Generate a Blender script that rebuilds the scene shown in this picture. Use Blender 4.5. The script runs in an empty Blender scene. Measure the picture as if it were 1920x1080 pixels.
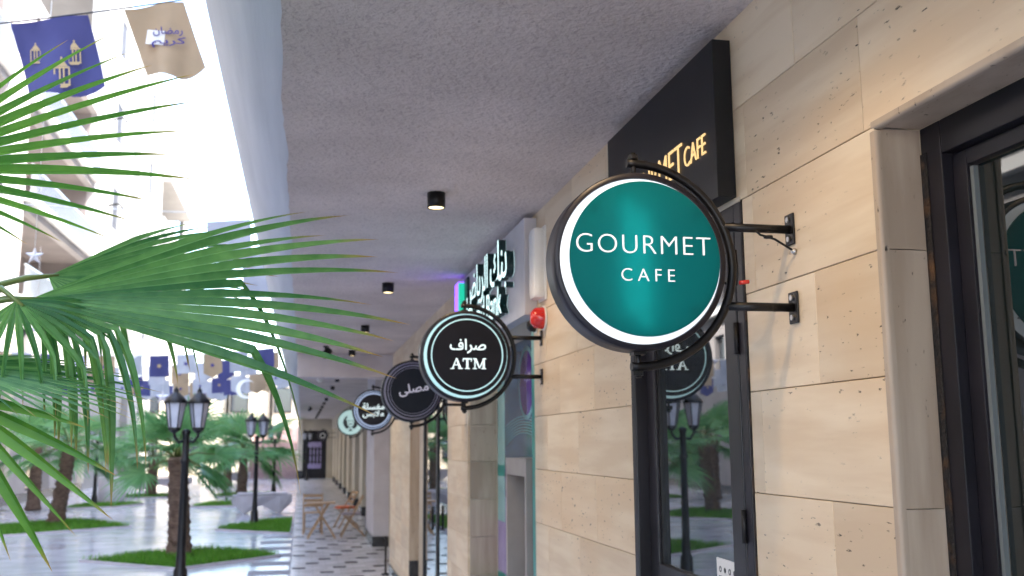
import bpy, bmesh, math, random
from mathutils import Vector, Matrix
random.seed(7)
S = bpy.context.scene
C = S.collection
R_ = math.radians

# ------------------------------------------------------------------ camera
CAM_H = 1.93
yaw, pitch, roll = R_(11.836), R_(8.810), R_(-0.3805)
fwd = Vector((math.sin(yaw)*math.cos(pitch), math.cos(yaw)*math.cos(pitch), math.sin(pitch)))
rgt = Vector((math.cos(yaw), -math.sin(yaw), 0)); upv = rgt.cross(fwd)
r2 = rgt*math.cos(roll)+upv*math.sin(roll); u2 = -rgt*math.sin(roll)+upv*math.cos(roll)
cam = bpy.data.cameras.new('camera'); cam.sensor_width = 36; cam.lens = 35.0
cam.clip_start = 0.05; cam.clip_end = 2000
cam.dof.use_dof = True; cam.dof.focus_distance = 2.66; cam.dof.aperture_fstop = 4.5
co = bpy.data.objects.new('camera', cam); C.objects.link(co)
M = Matrix((r2, u2, -fwd)).transposed().to_4x4(); M.translation = (0, 0, CAM_H)
co.matrix_world = M
S.camera = co

# ------------------------------------------------------------------ sky, sun, exposure
SUN_EL = R_(57)
sun_dir = Vector((0.93*math.cos(SUN_EL), -0.37*math.cos(SUN_EL), math.sin(SUN_EL))).normalized()
W = bpy.data.worlds.new('World'); S.world = W; W.use_nodes = True
nt = W.node_tree; bg = nt.nodes['Background']
sky = nt.nodes.new('ShaderNodeTexSky'); sky.sky_type = 'NISHITA'; sky.sun_disc = False
sky.sun_elevation = SUN_EL; sky.sun_rotation = math.atan2(sun_dir.x, sun_dir.y)
sky.dust_density = 2.2; sky.air_density = 1.0; sky.ozone_density = 1.0
nt.links.new(sky.outputs[0], bg.inputs[0]); bg.inputs[1].default_value = 0.15
sl = bpy.data.lights.new('sun', 'SUN'); sl.energy = 2.6; sl.angle = R_(0.53); sl.color = (1, 0.96, 0.9)
so = bpy.data.objects.new('sun', sl); C.objects.link(so)
so.rotation_euler = (-sun_dir).to_track_quat('-Z', 'Y').to_euler()
vs = S.view_settings; vs.view_transform = 'Standard'; vs.look = 'None'; vs.gamma = 1; vs.use_curve_mapping = False
EXPO = 3.5
vs.exposure = EXPO
EM = 1.0/2**EXPO            # an emitter of strength EM shows as full white
S.render.engine = 'CYCLES'
cy = S.cycles; cy.use_denoising = True; cy.max_bounces = 8; cy.diffuse_bounces = 5; cy.glossy_bounces = 4
cy.transmission_bounces = 6; cy.transparent_max_bounces = 8; cy.sample_clamp_indirect = 6; cy.caustics_reflective = False; cy.caustics_refractive = False
cy.use_adaptive_sampling = True; cy.adaptive_threshold = 0.015

# ------------------------------------------------------------------ materials
MATS = {}
def newmat(name):
    m = bpy.data.materials.new(name); m.use_nodes = True; MATS[name] = m
    return m, m.node_tree, m.node_tree.nodes['Principled BSDF']
def node(t, kind, **kw):
    n = t.nodes.new(kind)
    for k, v in kw.items(): setattr(n, k, v)
    return n
def pm(name, a, b=None, rough=0.5, scale=6, bump=0.0, bscale=None, metal=0, spec=0.5, coat=0, stretch=(1, 1, 1), detail=6, rvar=0.0, rand=0.0, ior=None, lo=0.35, hi=0.65, bdist=0.02):
    m, t, p = newmat(name)
    geo = node(t, 'ShaderNodeNewGeometry'); mp = node(t, 'ShaderNodeMapping'); mp.inputs['Scale'].default_value = stretch
    oi = node(t, 'ShaderNodeObjectInfo')
    t.links.new(geo.outputs['Position'], mp.inputs[0])
    ns = node(t, 'ShaderNodeTexNoise'); ns.inputs['Scale'].default_value = scale; ns.inputs['Detail'].default_value = detail
    t.links.new(mp.outputs[0], ns.inputs['Vector'])
    b = b or a
    cr = node(t, 'ShaderNodeValToRGB'); cr.color_ramp.elements[0].color = (*a, 1); cr.color_ramp.elements[1].color = (*b, 1)
    cr.color_ramp.elements[0].position = lo; cr.color_ramp.elements[1].position = hi
    t.links.new(ns.outputs[0], cr.inputs[0]); col = cr.outputs[0]
    if rand:
        hs = node(t, 'ShaderNodeHueSaturation'); mr = node(t, 'ShaderNodeMapRange')
        mr.inputs[3].default_value = 1-rand; mr.inputs[4].default_value = 1+rand
        t.links.new(oi.outputs['Random'], mr.inputs[0]); t.links.new(mr.outputs[0], hs.inputs['Value']); t.links.new(col, hs.inputs['Color']); col = hs.outputs[0]
    t.links.new(col, p.inputs['Base Color'])
    p.inputs['Roughness'].default_value = rough; p.inputs['Metallic'].default_value = metal
    p.inputs['Specular IOR Level'].default_value = spec; p.inputs['Coat Weight'].default_value = coat
    if ior: p.inputs['IOR'].default_value = ior
    if rvar:
        mr = node(t, 'ShaderNodeMapRange'); mr.inputs[3].default_value = max(0, rough-rvar); mr.inputs[4].default_value = rough+rvar
        t.links.new(ns.outputs[0], mr.inputs[0]); t.links.new(mr.outputs[0], p.inputs['Roughness'])
    if bump:
        n2 = node(t, 'ShaderNodeTexNoise'); n2.inputs['Scale'].default_value = bscale or scale*4; n2.inputs['Detail'].default_value = 8
        t.links.new(mp.outputs[0], n2.inputs['Vector'])
        bp = node(t, 'ShaderNodeBump'); bp.inputs['Strength'].default_value = bump; bp.inputs['Distance'].default_value = bdist
        t.links.new(n2.outputs[0], bp.inputs['Height']); t.links.new(bp.outputs[0], p.inputs['Normal'])
    return m
def emit(name, col, k):
    m, t, p = newmat(name); p.inputs['Base Color'].default_value = (*[c*.6 for c in col], 1); p.inputs['Roughness'].default_value = .3
    p.inputs['Emission Color'].default_value = (*col, 1); p.inputs['Emission Strength'].default_value = k*EM
    return m

def travertine(name, a, b, stain, along='y', pits=True):
    m, t, p = newmat(name)
    geo = node(t, 'ShaderNodeNewGeometry'); oi = node(t, 'ShaderNodeObjectInfo')
    # every panel is cut from another place of the block
    cmb = node(t, 'ShaderNodeCombineXYZ'); mul = node(t, 'ShaderNodeMath', operation='MULTIPLY'); mul.inputs[1].default_value = 37.0
    t.links.new(oi.outputs['Random'], mul.inputs[0]); t.links.new(mul.outputs[0], cmb.inputs[0]); t.links.new(mul.outputs[0], cmb.inputs[2])
    add = node(t, 'ShaderNodeVectorMath', operation='ADD'); t.links.new(geo.outputs['Position'], add.inputs[0]); t.links.new(cmb.outputs[0], add.inputs[1])
    def noise(sc, st, det=6, dist=0.0):
        mp = node(t, 'ShaderNodeMapping'); mp.inputs['Scale'].default_value = st
        t.links.new(add.outputs[0], mp.inputs[0])
        n = node(t, 'ShaderNodeTexNoise'); n.inputs['Scale'].default_value = sc; n.inputs['Detail'].default_value = det; n.inputs['Distortion'].default_value = dist
        t.links.new(mp.outputs[0], n.inputs['Vector']); return n
    st = (1, .22, 2.0) if along == 'y' else (2.0, 1, .22)
    n1 = noise(6, st, 10, .2); n2 = noise(1.7, (1, .6, 1.2) if along == 'y' else (1, 1, .5), 3)
    n3 = noise(62, (1, .45, 1.4) if along == 'y' else (1.2, 1, .5), 4); n4 = noise(60, (1, .5, 1), 3)
    cr = node(t, 'ShaderNodeValToRGB'); e = cr.color_ramp.elements
    e[0].position = .40; e[0].color = (*a, 1); e[1].position = .60; e[1].color = (*b, 1)
    t.links.new(n1.outputs[0], cr.inputs[0])
    mx = node(t, 'ShaderNodeMix', data_type='RGBA'); mr = node(t, 'ShaderNodeMapRange'); mr.inputs[1].default_value = .45; mr.inputs[2].default_value = .75; mr.inputs[4].default_value = .75
    t.links.new(n2.outputs[0], mr.inputs[0]); t.links.new(mr.outputs[0], mx.inputs[0]); t.links.new(cr.outputs[0], mx.inputs[6]); mx.inputs[7].default_value = (*stain, 1)
    hs = node(t, 'ShaderNodeHueSaturation'); mr2 = node(t, 'ShaderNodeMapRange'); mr2.inputs[3].default_value = .90; mr2.inputs[4].default_value = 1.06
    t.links.new(oi.outputs['Random'], mr2.inputs[0]); t.links.new(mr2.outputs[0], hs.inputs['Value']); t.links.new(mx.outputs[2], hs.inputs['Color'])
    # open pores: small, elongated, in drifts
    pr = node(t, 'ShaderNodeValToRGB'); pr.color_ramp.elements[0].position = .285; pr.color_ramp.elements[0].color = (1, 1, 1, 1); pr.color_ramp.elements[1].position = .34; pr.color_ramp.elements[1].color = (0, 0, 0, 1)
    t.links.new(n3.outputs[0], pr.inputs[0])
    dm = node(t, 'ShaderNodeMapRange'); dm.inputs[1].default_value = .42; dm.inputs[2].default_value = .58
    t.links.new(n2.outputs[0], dm.inputs[0])
    pit = node(t, 'ShaderNodeMath', operation='MULTIPLY'); t.links.new(pr.outputs[0], pit.inputs[0]); t.links.new(dm.outputs[0], pit.inputs[1])
    mx2 = node(t, 'ShaderNodeMix', data_type='RGBA'); t.links.new(pit.outputs[0], mx2.inputs[0]); t.links.new(hs.outputs[0], mx2.inputs[6]); mx2.inputs[7].default_value = (.06, .045, .03, 1)
    t.links.new(mx2.outputs[2], p.inputs['Base Color'])
    p.inputs['Roughness'].default_value = .42; p.inputs['Specular IOR Level'].default_value = .4
    hsum = node(t, 'ShaderNodeMath', operation='MULTIPLY_ADD'); hsum.inputs[1].default_value = -1.0
    hm = node(t, 'ShaderNodeMath', operation='MULTIPLY'); hm.inputs[1].default_value = .15; t.links.new(n4.outputs[0], hm.inputs[0])
    t.links.new(pit.outputs[0], hsum.inputs[0]); t.links.new(hm.outputs[0], hsum.inputs[2])
    bp = node(t, 'ShaderNodeBump'); bp.inputs['Strength'].default_value = .5; bp.inputs['Distance'].default_value = .004
    t.links.new(hsum.outputs[0], bp.inputs['Height']); t.links.new(bp.outputs[0], p.inputs['Normal'])
    return m
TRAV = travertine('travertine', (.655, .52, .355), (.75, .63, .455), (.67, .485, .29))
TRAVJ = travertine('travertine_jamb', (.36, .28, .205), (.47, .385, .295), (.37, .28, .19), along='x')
STUCCO = pm('stucco', (.50, .445, .42), (.66, .59, .56), rough=.9, scale=1.6, bump=.7, bscale=42, detail=9, lo=.3, hi=.7, bdist=.02)
def add_stucco_grain(m):
    t = m.node_tree; p = t.nodes['Principled BSDF']
    geo = [n for n in t.nodes if n.type == 'NEW_GEOMETRY'][0]
    mp = node(t, 'ShaderNodeMapping'); mp.inputs['Scale'].default_value = (1, .55, 1); t.links.new(geo.outputs['Position'], mp.inputs[0])
    v = node(t, 'ShaderNodeTexNoise'); v.inputs['Scale'].default_value = 48; v.inputs['Detail'].default_value = 7; v.inputs['Distortion'].default_value = 1.6
    t.links.new(mp.outputs[0], v.inputs['Vector'])
    cr = node(t, 'ShaderNodeValToRGB'); cr.color_ramp.elements[0].position = .34; cr.color_ramp.elements[0].color = (.80, .785, .80, 1); cr.color_ramp.elements[1].position = .5; cr.color_ramp.elements[1].color = (1, 1, 1, 1)
    t.links.new(v.outputs[0], cr.inputs[0])
    l = [l for l in t.links if l.to_socket == p.inputs['Base Color']][0]; src = l.from_socket
    mx = node(t, 'ShaderNodeMix', data_type='RGBA', blend_type='MULTIPLY'); mx.inputs[0].default_value = 1
    t.links.new(src, mx.inputs[6]); t.links.new(cr.outputs[0], mx.inputs[7]); t.links.new(mx.outputs[2], p.inputs['Base Color'])
add_stucco_grain(STUCCO)
BAND = pm('smooth_render', (.50, .53, .57), (.60, .63, .67), rough=.55, scale=3, bump=.15, bscale=10, stretch=(3, .15, 3))
PLASTER = pm('lavender_plaster', (.46, .43, .45), (.54, .51, .53), rough=.8, scale=3, bump=.15, bscale=60)
CREAM = pm('cream_wall', (.52, .46, .36), (.60, .54, .43), rough=.8, scale=1.3, bump=.1, bscale=40)
WHITEW = pm('white_render', (.74, .72, .68), (.80, .78, .74), rough=.85, scale=.8, bump=.1, bscale=30)
DARKPANE = pm('matte_dark_pane', (.035, .035, .04), (.05, .05, .055), rough=.7, spec=.2)  # tower window panes painted matte dark, so they mirror no bright sky
TOWERW = pm('tower_render', (.23, .222, .212), (.27, .262, .25), rough=.85, scale=.8, bump=.1, bscale=30)
BEIGEW = pm('shaded_beige_render', (.17, .145, .14), (.21, .18, .17), rough=.85, scale=.8, bump=.1, bscale=30)  # loggia walls, darkened: their shade is put into the colour
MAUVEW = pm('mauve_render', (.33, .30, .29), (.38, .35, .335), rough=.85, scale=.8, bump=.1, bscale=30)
BLACKST = pm('black_stone', (.012, .012, .016), (.03, .03, .036), rough=.25, scale=20)
FRAME = pm('door_frame_metal', (.009, .008, .011), (.015, .013, .018), rough=.40, scale=4, spec=.35, rvar=.08)
BLACKM = pm('black_powder_coat', (.005, .0045, .005), (.010, .009, .009), spec=.35, rough=.42, scale=30, bump=.15, bscale=200, bdist=.001, rvar=.1)
CASING = pm('drum_casing', (.007, .0065, .012), (.012, .011, .018), spec=.35, rough=.42, scale=12, rvar=.06)
SIGNBOX = pm('sign_box_black', (.005, .0055, .007), (.008, .0085, .0105), spec=.35, rough=.45, scale=8)
STEEL = pm('galvanised_steel', (.45, .45, .46), (.6, .6, .6), rough=.35, metal=1, scale=40)
def glassm(name, col, ior=1.9, rough=.015):
    m, t, p = newmat(name); p.inputs['Base Color'].default_value = (*col, 1); p.inputs['Roughness'].default_value = rough; p.inputs['IOR'].default_value = ior
    geo = node(t, 'ShaderNodeNewGeometry'); ns = node(t, 'ShaderNodeTexNoise'); ns.inputs['Scale'].default_value = 1.4; t.links.new(geo.outputs['Position'], ns.inputs['Vector'])
    bp = node(t, 'ShaderNodeBump'); bp.inputs['Strength'].default_value = .02; bp.inputs['Distance'].default_value = .01; t.links.new(ns.outputs[0], bp.inputs['Height']); t.links.new(bp.outputs[0], p.inputs['Normal'])
    return m
GLASS = glassm('tinted_glass', (.016, .022, .026), 2.8)
GLASSR = glassm('dark_glass', (.008, .012, .012), 1.7)
WGLASS = glassm('window_glass', (.03, .04, .05), 1.6)
GASKET = pm('grey_gasket', (.14, .16, .16), rough=.5)
FOAM = pm('foam_seal', (.012, .010, .009), (.10, .048, .018), rough=.9, scale=14, lo=.5, hi=.75, bump=.8, bscale=60)
WHITEP = pm('white_plastic', (.76, .75, .71), (.82, .81, .77), rough=.35)
PANELW = pm('bank_panel', (.50, .49, .52), (.56, .55, .58), rough=.35)
REDP = pm('red_plastic', (.55, .02, .015), (.62, .03, .02), rough=.2, coat=.4)
TEALM = pm('teal_paint', (.0, .22, .19), (.0, .26, .22), rough=.3)
TEALSIDE = pm('letter_side', (.003, .022, .022), (.005, .03, .03), rough=.3)
PURPLE = pm('purple_film', (.09, .03, .20), (.12, .04, .26), rough=.12)
LAV = pm('lavender_film', (.30, .24, .48), (.38, .32, .56), rough=.12)
PALET = pm('pale_teal_film', (.22, .45, .45), (.30, .55, .55), rough=.12)
NAVYF = pm('navy_film', (.03, .06, .12), (.06, .12, .2), rough=.1, scale=3, stretch=(1, 1, 4))
BEIGEM = pm('kiosk_metal', (.27, .24, .22), (.31, .28, .26), rough=.45)
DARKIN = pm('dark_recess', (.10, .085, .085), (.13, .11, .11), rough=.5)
WOOD = pm('bistro_wood', (.30, .17, .08), (.42, .26, .13), rough=.55, scale=8, stretch=(1, 1, 6))
ORANGE = pm('orange_seat', (.62, .12, .04), (.7, .16, .06), rough=.6)
GREYCUSH = pm('seat_pad', (.30, .24, .24), (.36, .3, .3), rough=.8)
CONC = pm('bench_concrete', (.44, .40, .40), (.52, .48, .48), rough=.7, scale=4, bump=.2, bscale=60)
STEPM = pm('step_stone', (.24, .16, .16), (.30, .21, .2), rough=.7)
STEPW = pm('landing_stone', (.55, .53, .52), rough=.6)
SOIL = pm('soil', (.06, .04, .025), (.10, .07, .045), rough=1, scale=12, bump=.6)
DARKTILE = pm('dark_floor_tile', (.03, .025, .028), (.05, .043, .046), rough=.85, spec=.15, scale=9, rand=.2)
TIP = None
def floor_mat(name, a, b, rough, bw, bh, mortar, joint, off=.5):
    m, t, p = newmat(name)
    geo = node(t, 'ShaderNodeNewGeometry'); br = node(t, 'ShaderNodeTexBrick'); t.links.new(geo.outputs['Position'], br.inputs['Vector'])
    br.inputs['Scale'].default_value = 1; br.inputs['Brick Width'].default_value = bw; br.inputs['Row Height'].default_value = bh; br.inputs['Mortar Size'].default_value = joint
    br.inputs['Color1'].default_value = (*a, 1); br.inputs['Color2'].default_value = (*b, 1); br.inputs['Mortar'].default_value = (*mortar, 1); br.offset = off
    ns = node(t, 'ShaderNodeTexNoise'); ns.inputs['Scale'].default_value = 2.2; ns.inputs['Detail'].default_value = 6; t.links.new(geo.outputs['Position'], ns.inputs['Vector'])
    mx = node(t, 'ShaderNodeMix', data_type='RGBA', blend_type='MULTIPLY'); mx.inputs[0].default_value = .5; t.links.new(br.outputs[0], mx.inputs[6])
    cr = node(t, 'ShaderNodeValToRGB'); cr.color_ramp.elements[0].color = (.6, .6, .62, 1); cr.color_ramp.elements[0].position = .3; cr.color_ramp.elements[1].position = .65
    t.links.new(ns.outputs[0], cr.inputs[0]); t.links.new(cr.outputs[0], mx.inputs[7]); t.links.new(mx.outputs[2], p.inputs['Base Color'])
    mr = node(t, 'ShaderNodeMapRange'); mr.inputs[3].default_value = rough*.6; mr.inputs[4].default_value = rough*1.5; t.links.new(ns.outputs[0], mr.inputs[0]); t.links.new(mr.outputs[0], p.inputs['Roughness'])
    bp = node(t, 'ShaderNodeBump'); bp.inputs['Strength'].default_value = .3; bp.inputs['Distance'].default_value = .003; bp.invert = True
    t.links.new(br.outputs['Fac'], bp.inputs['Height']); t.links.new(bp.outputs[0], p.inputs['Normal'])
    return m
PAVE = floor_mat('polished_paving', (.40, .41, .45), (.46, .47, .51), .16, 1.2, .6, (.2, .2, .22), .004)
SLAB = pm('polished_slab', (.36, .37, .41), (.50, .51, .55), rough=.15, scale=2.4, stretch=(.5, 2, 1), rvar=.06, rand=.12, detail=7)
JOINT = pm('paving_joint', (.2, .2, .22), rough=.8)
ARCF = floor_mat('arcade_tile', (.56, .55, .55), (.62, .61, .61), .2, .42, .21, (.36, .35, .35), .004)
GROUND = pm('far_ground', (.34, .30, .26), (.40, .36, .31), rough=.9, scale=.5)
CONCP = pm('planter_concrete', (.42, .39, .40), (.48, .45, .46), rough=.75, scale=5, bump=.2, bscale=50)
BARK = pm('palm_bark', (.11, .065, .045), (.22, .14, .10), rough=.95, scale=10, bump=1, bscale=25, stretch=(1, 1, 2.5), bdist=.03)
PET = pm('petiole', (.10, .16, .03), (.16, .2, .05), rough=.4)
NAVYC = pm('navy_cloth', (.055, .058, .18), (.07, .074, .21), rough=.9, scale=3)
GOLDC = pm('gold_cloth', (.36, .265, .165), (.42, .31, .20), rough=.9, scale=3)
WHITEC = pm('white_cloth', (.40, .42, .48), (.48, .50, .55), rough=.9, scale=3)
GOLDP = pm('gold_print', (.48, .36, .2), rough=.9)
NAVYP = pm('navy_print', (.05, .04, .22), rough=.9)
WHITEPR = pm('white_print', (.75, .74, .72), rough=.8)
LANTG = pm('lantern_glass', (.42, .42, .48), (.55, .55, .6), rough=.15)
SILVER = pm('silver_ornament', (.65, .65, .68), rough=.3, metal=.3)
LETTER = emit('letter_white', (.92, .90, .93), .72)
RING = emit('lit_white_acrylic', (.86, .92, 1.0), 1.0)
TUBE = emit('fluorescent_tube', (.9, 1, 1), 4.5)
GOLDL = emit('gold_lit_letter', (1.0, .66, .28), 1.0)
CYANL = emit('lit_letter_face', (.80, .97, 1.0), 1.05)
CYANR = emit('lit_cyan_acrylic', (.52, .84, .90), .85)
PURL = emit('lit_purple', (.22, .08, .95), 3.0)
BANKL = emit('bank_letter_face', (.70, 1.0, 1.0), 1.8)
GRNL = emit('lit_green', (.02, .62, .40), .9)
WARML = emit('downlight_lens', (1.0, .78, .42), 5.0)
OFFL = pm('unlit_lens', (.30, .27, .24), rough=.3)
def translucent(name, col, k=.85):
    m, t, p = newmat(name)
    out = t.nodes['Material Output']; tr = node(t, 'ShaderNodeBsdfTranslucent'); tr.inputs[0].default_value = (*col, 1)
    p.inputs['Base Color'].default_value = (*[c*.4 for c in col], 1); p.inputs['Roughness'].default_value = .25
    mx = node(t, 'ShaderNodeMixShader'); mx.inputs[0].default_value = k
    t.links.new(p.outputs[0], mx.inputs[1]); t.links.new(tr.outputs[0], mx.inputs[2]); t.links.new(mx.outputs[0], out.inputs[0])
    return m
TEALF = translucent('teal_acrylic', (.045, .40, .39), .82)
BLACKF = pm('black_sign_face', (.004, .004, .008), (.007, .006, .011), rough=.45, spec=.25)
GREYR = pm('grey_sign_ring', (.30, .27, .34), rough=.3)
PALEGR = emit('pale_green_face', (.50, .72, .70), .62)
DARKPR = pm('dark_print', (.01, .015, .02), rough=.4)
BLUER = emit('pale_blue_ring', (.42, .54, .78), .6)

def leaf_mat(name, base, light, tip, trans=.35):
    m, t, p = newmat(name)
    at = node(t, 'ShaderNodeAttribute'); at.attribute_name = 'along'
    geo = node(t, 'ShaderNodeNewGeometry'); ns = node(t, 'ShaderNodeTexNoise'); ns.inputs['Scale'].default_value = 22; t.links.new(geo.outputs['Position'], ns.inputs['Vector'])
    c0 = node(t, 'ShaderNodeValToRGB'); c0.color_ramp.elements[0].position = .18; c0.color_ramp.elements[0].color = (*base, 1); c0.color_ramp.elements[1].position = .82; c0.color_ramp.elements[1].color = (*light, 1)
    tn = node(t, 'ShaderNodeAttribute'); tn.attribute_name = 'tone'
    mtn = node(t, 'ShaderNodeMath', operation='MULTIPLY_ADD'); mtn.inputs[1].default_value = .62; t.links.new(tn.outputs['Fac'], mtn.inputs[0]); nsm = node(t, 'ShaderNodeMath', operation='MULTIPLY'); nsm.inputs[1].default_value = .4; t.links.new(ns.outputs[0], nsm.inputs[0]); t.links.new(nsm.outputs[0], mtn.inputs[2]); t.links.new(mtn.outputs[0], c0.inputs[0])
    mr = node(t, 'ShaderNodeValToRGB'); mr.color_ramp.elements[0].position = .86; mr.color_ramp.elements[0].color = (0, 0, 0, 1); mr.color_ramp.elements[1].position = .99; mr.color_ramp.elements[1].color = (1, 1, 1, 1)
    t.links.new(at.outputs['Fac'], mr.inputs[0])
    mx = node(t, 'ShaderNodeMix', data_type='RGBA'); t.links.new(mr.outputs[0], mx.inputs[0]); t.links.new(c0.outputs[0], mx.inputs[6]); mx.inputs[7].default_value = (*tip, 1)
    t.links.new(mx.outputs[2], p.inputs['Base Color']); p.inputs['Roughness'].default_value = .36; p.inputs['Specular IOR Level'].default_value = .28
    tr = node(t, 'ShaderNodeBsdfTranslucent'); hs = node(t, 'ShaderNodeHueSaturation'); hs.inputs['Value'].default_value = 1.7; hs.inputs['Hue'].default_value = .48; t.links.new(mx.outputs[2], hs.inputs['Color']); t.links.new(hs.outputs[0], tr.inputs[0])
    ms = node(t, 'ShaderNodeMixShader'); ms.inputs[0].default_value = trans
    t.links.new(p.outputs[0], ms.inputs[1]); t.links.new(tr.outputs[0], ms.inputs[2]); t.links.new(ms.outputs[0], t.nodes['Material Output'].inputs[0])
    return m
LEAF = leaf_mat('palm_leaf', (.024, .120, .028), (.175, .380, .105), (.34, .22, .06), .45)
LEAFY = leaf_mat('young_palm_leaf', (.040, .155, .018), (.120, .300, .035), (.36, .24, .05), .5)
LEAF2 = leaf_mat('palm_leaf_far', (.07, .21, .075), (.17, .37, .14), (.25, .2, .06))
GRASS = leaf_mat('grass_blade', (.045, .19, .014), (.13, .31, .04), (.2, .33, .06))

# ------------------------------------------------------------------ builders
WORG = {}
def link(o, parent=None, world=True):
    C.objects.link(o)
    if parent is not None:
        o.parent = parent
        o.location = -WORG.get(parent.name, Vector((0, 0, 0))) if world else (0, 0, 0)
        WORG[o.name] = Vector((0, 0, 0)) if world else WORG.get(parent.name, Vector((0, 0, 0)))
    else:
        WORG[o.name] = Vector((0, 0, 0))
    return o
def thing(name, label, cat, loc=(0, 0, 0), group=None):
    o = bpy.data.objects.new(name, None); C.objects.link(o); o.location = loc; o.empty_display_size = .1
    WORG[o.name] = Vector(loc); o['label'] = label; o['category'] = cat
    if group: o['group'] = group
    return o
def tag(o, label=None, cat=None, group=None, kind=None):
    if label: o['label'] = label
    if cat: o['category'] = cat
    if group: o['group'] = group
    if kind: o['kind'] = kind
    return o
class MB:
    def __init__(s): s.v = []; s.f = []; s.smooth = set()
    def add(s, vs, fs, smooth=False):
        b = len(s.v); s.v += [tuple(v) for v in vs]
        for f in fs:
            if smooth: s.smooth.add(len(s.f))
            s.f.append(tuple(i+b for i in f))
        return s
    def box(s, x0, x1, y0, y1, z0, z1):
        return s.add([(x0, y0, z0), (x1, y0, z0), (x1, y1, z0), (x0, y1, z0), (x0, y0, z1), (x1, y0, z1), (x1, y1, z1), (x0, y1, z1)],
                     [(0, 3, 2, 1), (4, 5, 6, 7), (0, 1, 5, 4), (1, 2, 6, 5), (2, 3, 7, 6), (3, 0, 4, 7)])
    def bar(s, a, b, w, h, up=(0, 0, 1)):
        a, b = Vector(a), Vector(b); d = (b-a).normalized(); u = Vector(up)
        if abs(d.dot(u)) > .98: u = Vector((1, 0, 0))
        sd = d.cross(u).normalized(); u = sd.cross(d)
        vs = [p+sd*x*w/2+u*y*h/2 for p in (a, b) for x, y in ((-1, -1), (1, -1), (1, 1), (-1, 1))]
        return s.add(vs, [(0, 3, 2, 1), (4, 5, 6, 7), (0, 1, 5, 4), (1, 2, 6, 5), (2, 3, 7, 6), (3, 0, 4, 7)])
    def tube(s, pts, r, n=10, cap=True, smooth=True):
        pts = [Vector(p) for p in pts]; rs = r if isinstance(r, (list, tuple)) else [r]*len(pts)
        rings = []; ref = None
        for i, p in enumerate(pts):
            d = (pts[min(i+1, len(pts)-1)]-pts[max(i-1, 0)]).normalized()
            if ref is None: ref = Vector((0, 0, 1)) if abs(d.z) < .9 else Vector((1, 0, 0))
            u = (ref-d*ref.dot(d)).normalized(); w = d.cross(u); ref = u
            rings.append([p+(u*math.cos(2*math.pi*k/n)+w*math.sin(2*math.pi*k/n))*rs[i] for k in range(n)])
        vs = [v for r_ in rings for v in r_]; fs = []
        for i in range(len(pts)-1):
            for k in range(n):
                a = i*n+k; b = i*n+(k+1) % n; fs.append((a, b, b+n, a+n))
        s.add(vs, fs, smooth)
        if cap:
            b = len(s.v)-len(vs)
            s.f.append(tuple(b+k for k in reversed(range(n)))); s.f.append(tuple(b+len(vs)-n+k for k in range(n)))
        return s
    def lathe(s, prof, c=(0, 0, 0), axis='z', n=24, smooth=True):
        c = Vector(c); vs = []
        for r, h in prof:
            for k in range(n):
                a = 2*math.pi*k/n; q = (r*math.cos(a), r*math.sin(a), h)
                if axis == 'y': q = (q[0], q[2], q[1])
                if axis == 'x': q = (q[2], q[0], q[1])
                vs.append(c+Vector(q))
        fs = []
        for i in range(len(prof)-1):
            for k in range(n):
                a = i*n+k; b = i*n+(k+1) % n; fs.append((a, b, b+n, a+n))
        s.add(vs, fs, smooth)
        b = len(s.v)-len(vs)
        closed = prof[0] == prof[-1]
        if prof[0][0] > 1e-6 and not closed: s.f.append(tuple(b+k for k in reversed(range(n))))
        if prof[-1][0] > 1e-6 and not closed: s.f.append(tuple(b+len(vs)-n+k for k in range(n)))
        return s
    def prism(s, poly, M, d):
        n = len(poly); vs = [M @ Vector((x, y, 0)) for x, y in poly]+[M @ Vector((x, y, d)) for x, y in poly]
        return s.add(vs, [tuple(reversed(range(n))), tuple(range(n, 2*n))]+[(i, (i+1) % n, n+(i+1) % n, n+i) for i in range(n)])
    def mesh(s, name):
        me = bpy.data.meshes.new(name); me.from_pydata(s.v, [], s.f)
        if s.smooth:
            for i in s.smooth: me.polygons[i].use_smooth = True
        return me
    def build(s, name, m, parent=None, bevel=0, world=True, fix=True):
        me = s.mesh(name)
        if fix:
            bm = bmesh.new(); bm.from_mesh(me); bmesh.ops.recalc_face_normals(bm, faces=bm.faces)
            if bevel: bmesh.ops.bevel(bm, geom=[e for e in bm.edges if len(e.link_faces) == 2 and e.calc_face_angle(0) > .5], offset=bevel, segments=2, affect='EDGES', profile=.6)
            bm.to_mesh(me); bm.free()
        me.materials.append(m)
        return link(bpy.data.objects.new(name, me), parent, world)
def ring(r0, r1, c, y0, y1, n=72):           # flat annulus with thickness, axis y
    return MB().lathe([(r0, y0), (r1, y0), (r1, y1), (r0, y1), (r0, y0)], c, 'y', n, smooth=False)
def disc(r, c, y0, y1, n=72): return MB().lathe([(0, y0), (r, y0), (r, y1), (0, y1)], c, 'y', n, smooth=False)
FACE_Y = lambda x, y, z: Matrix(((1, 0, 0, x), (0, 0, -1, y), (0, 1, 0, z), (0, 0, 0, 1)))     # text that faces the camera (-y)
FACE_X = lambda x, y, z: Matrix(((0, 0, -1, x), (-1, 0, 0, y), (0, 1, 0, z), (0, 0, 0, 1)))    # text on the shop wall, faces -x

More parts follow.
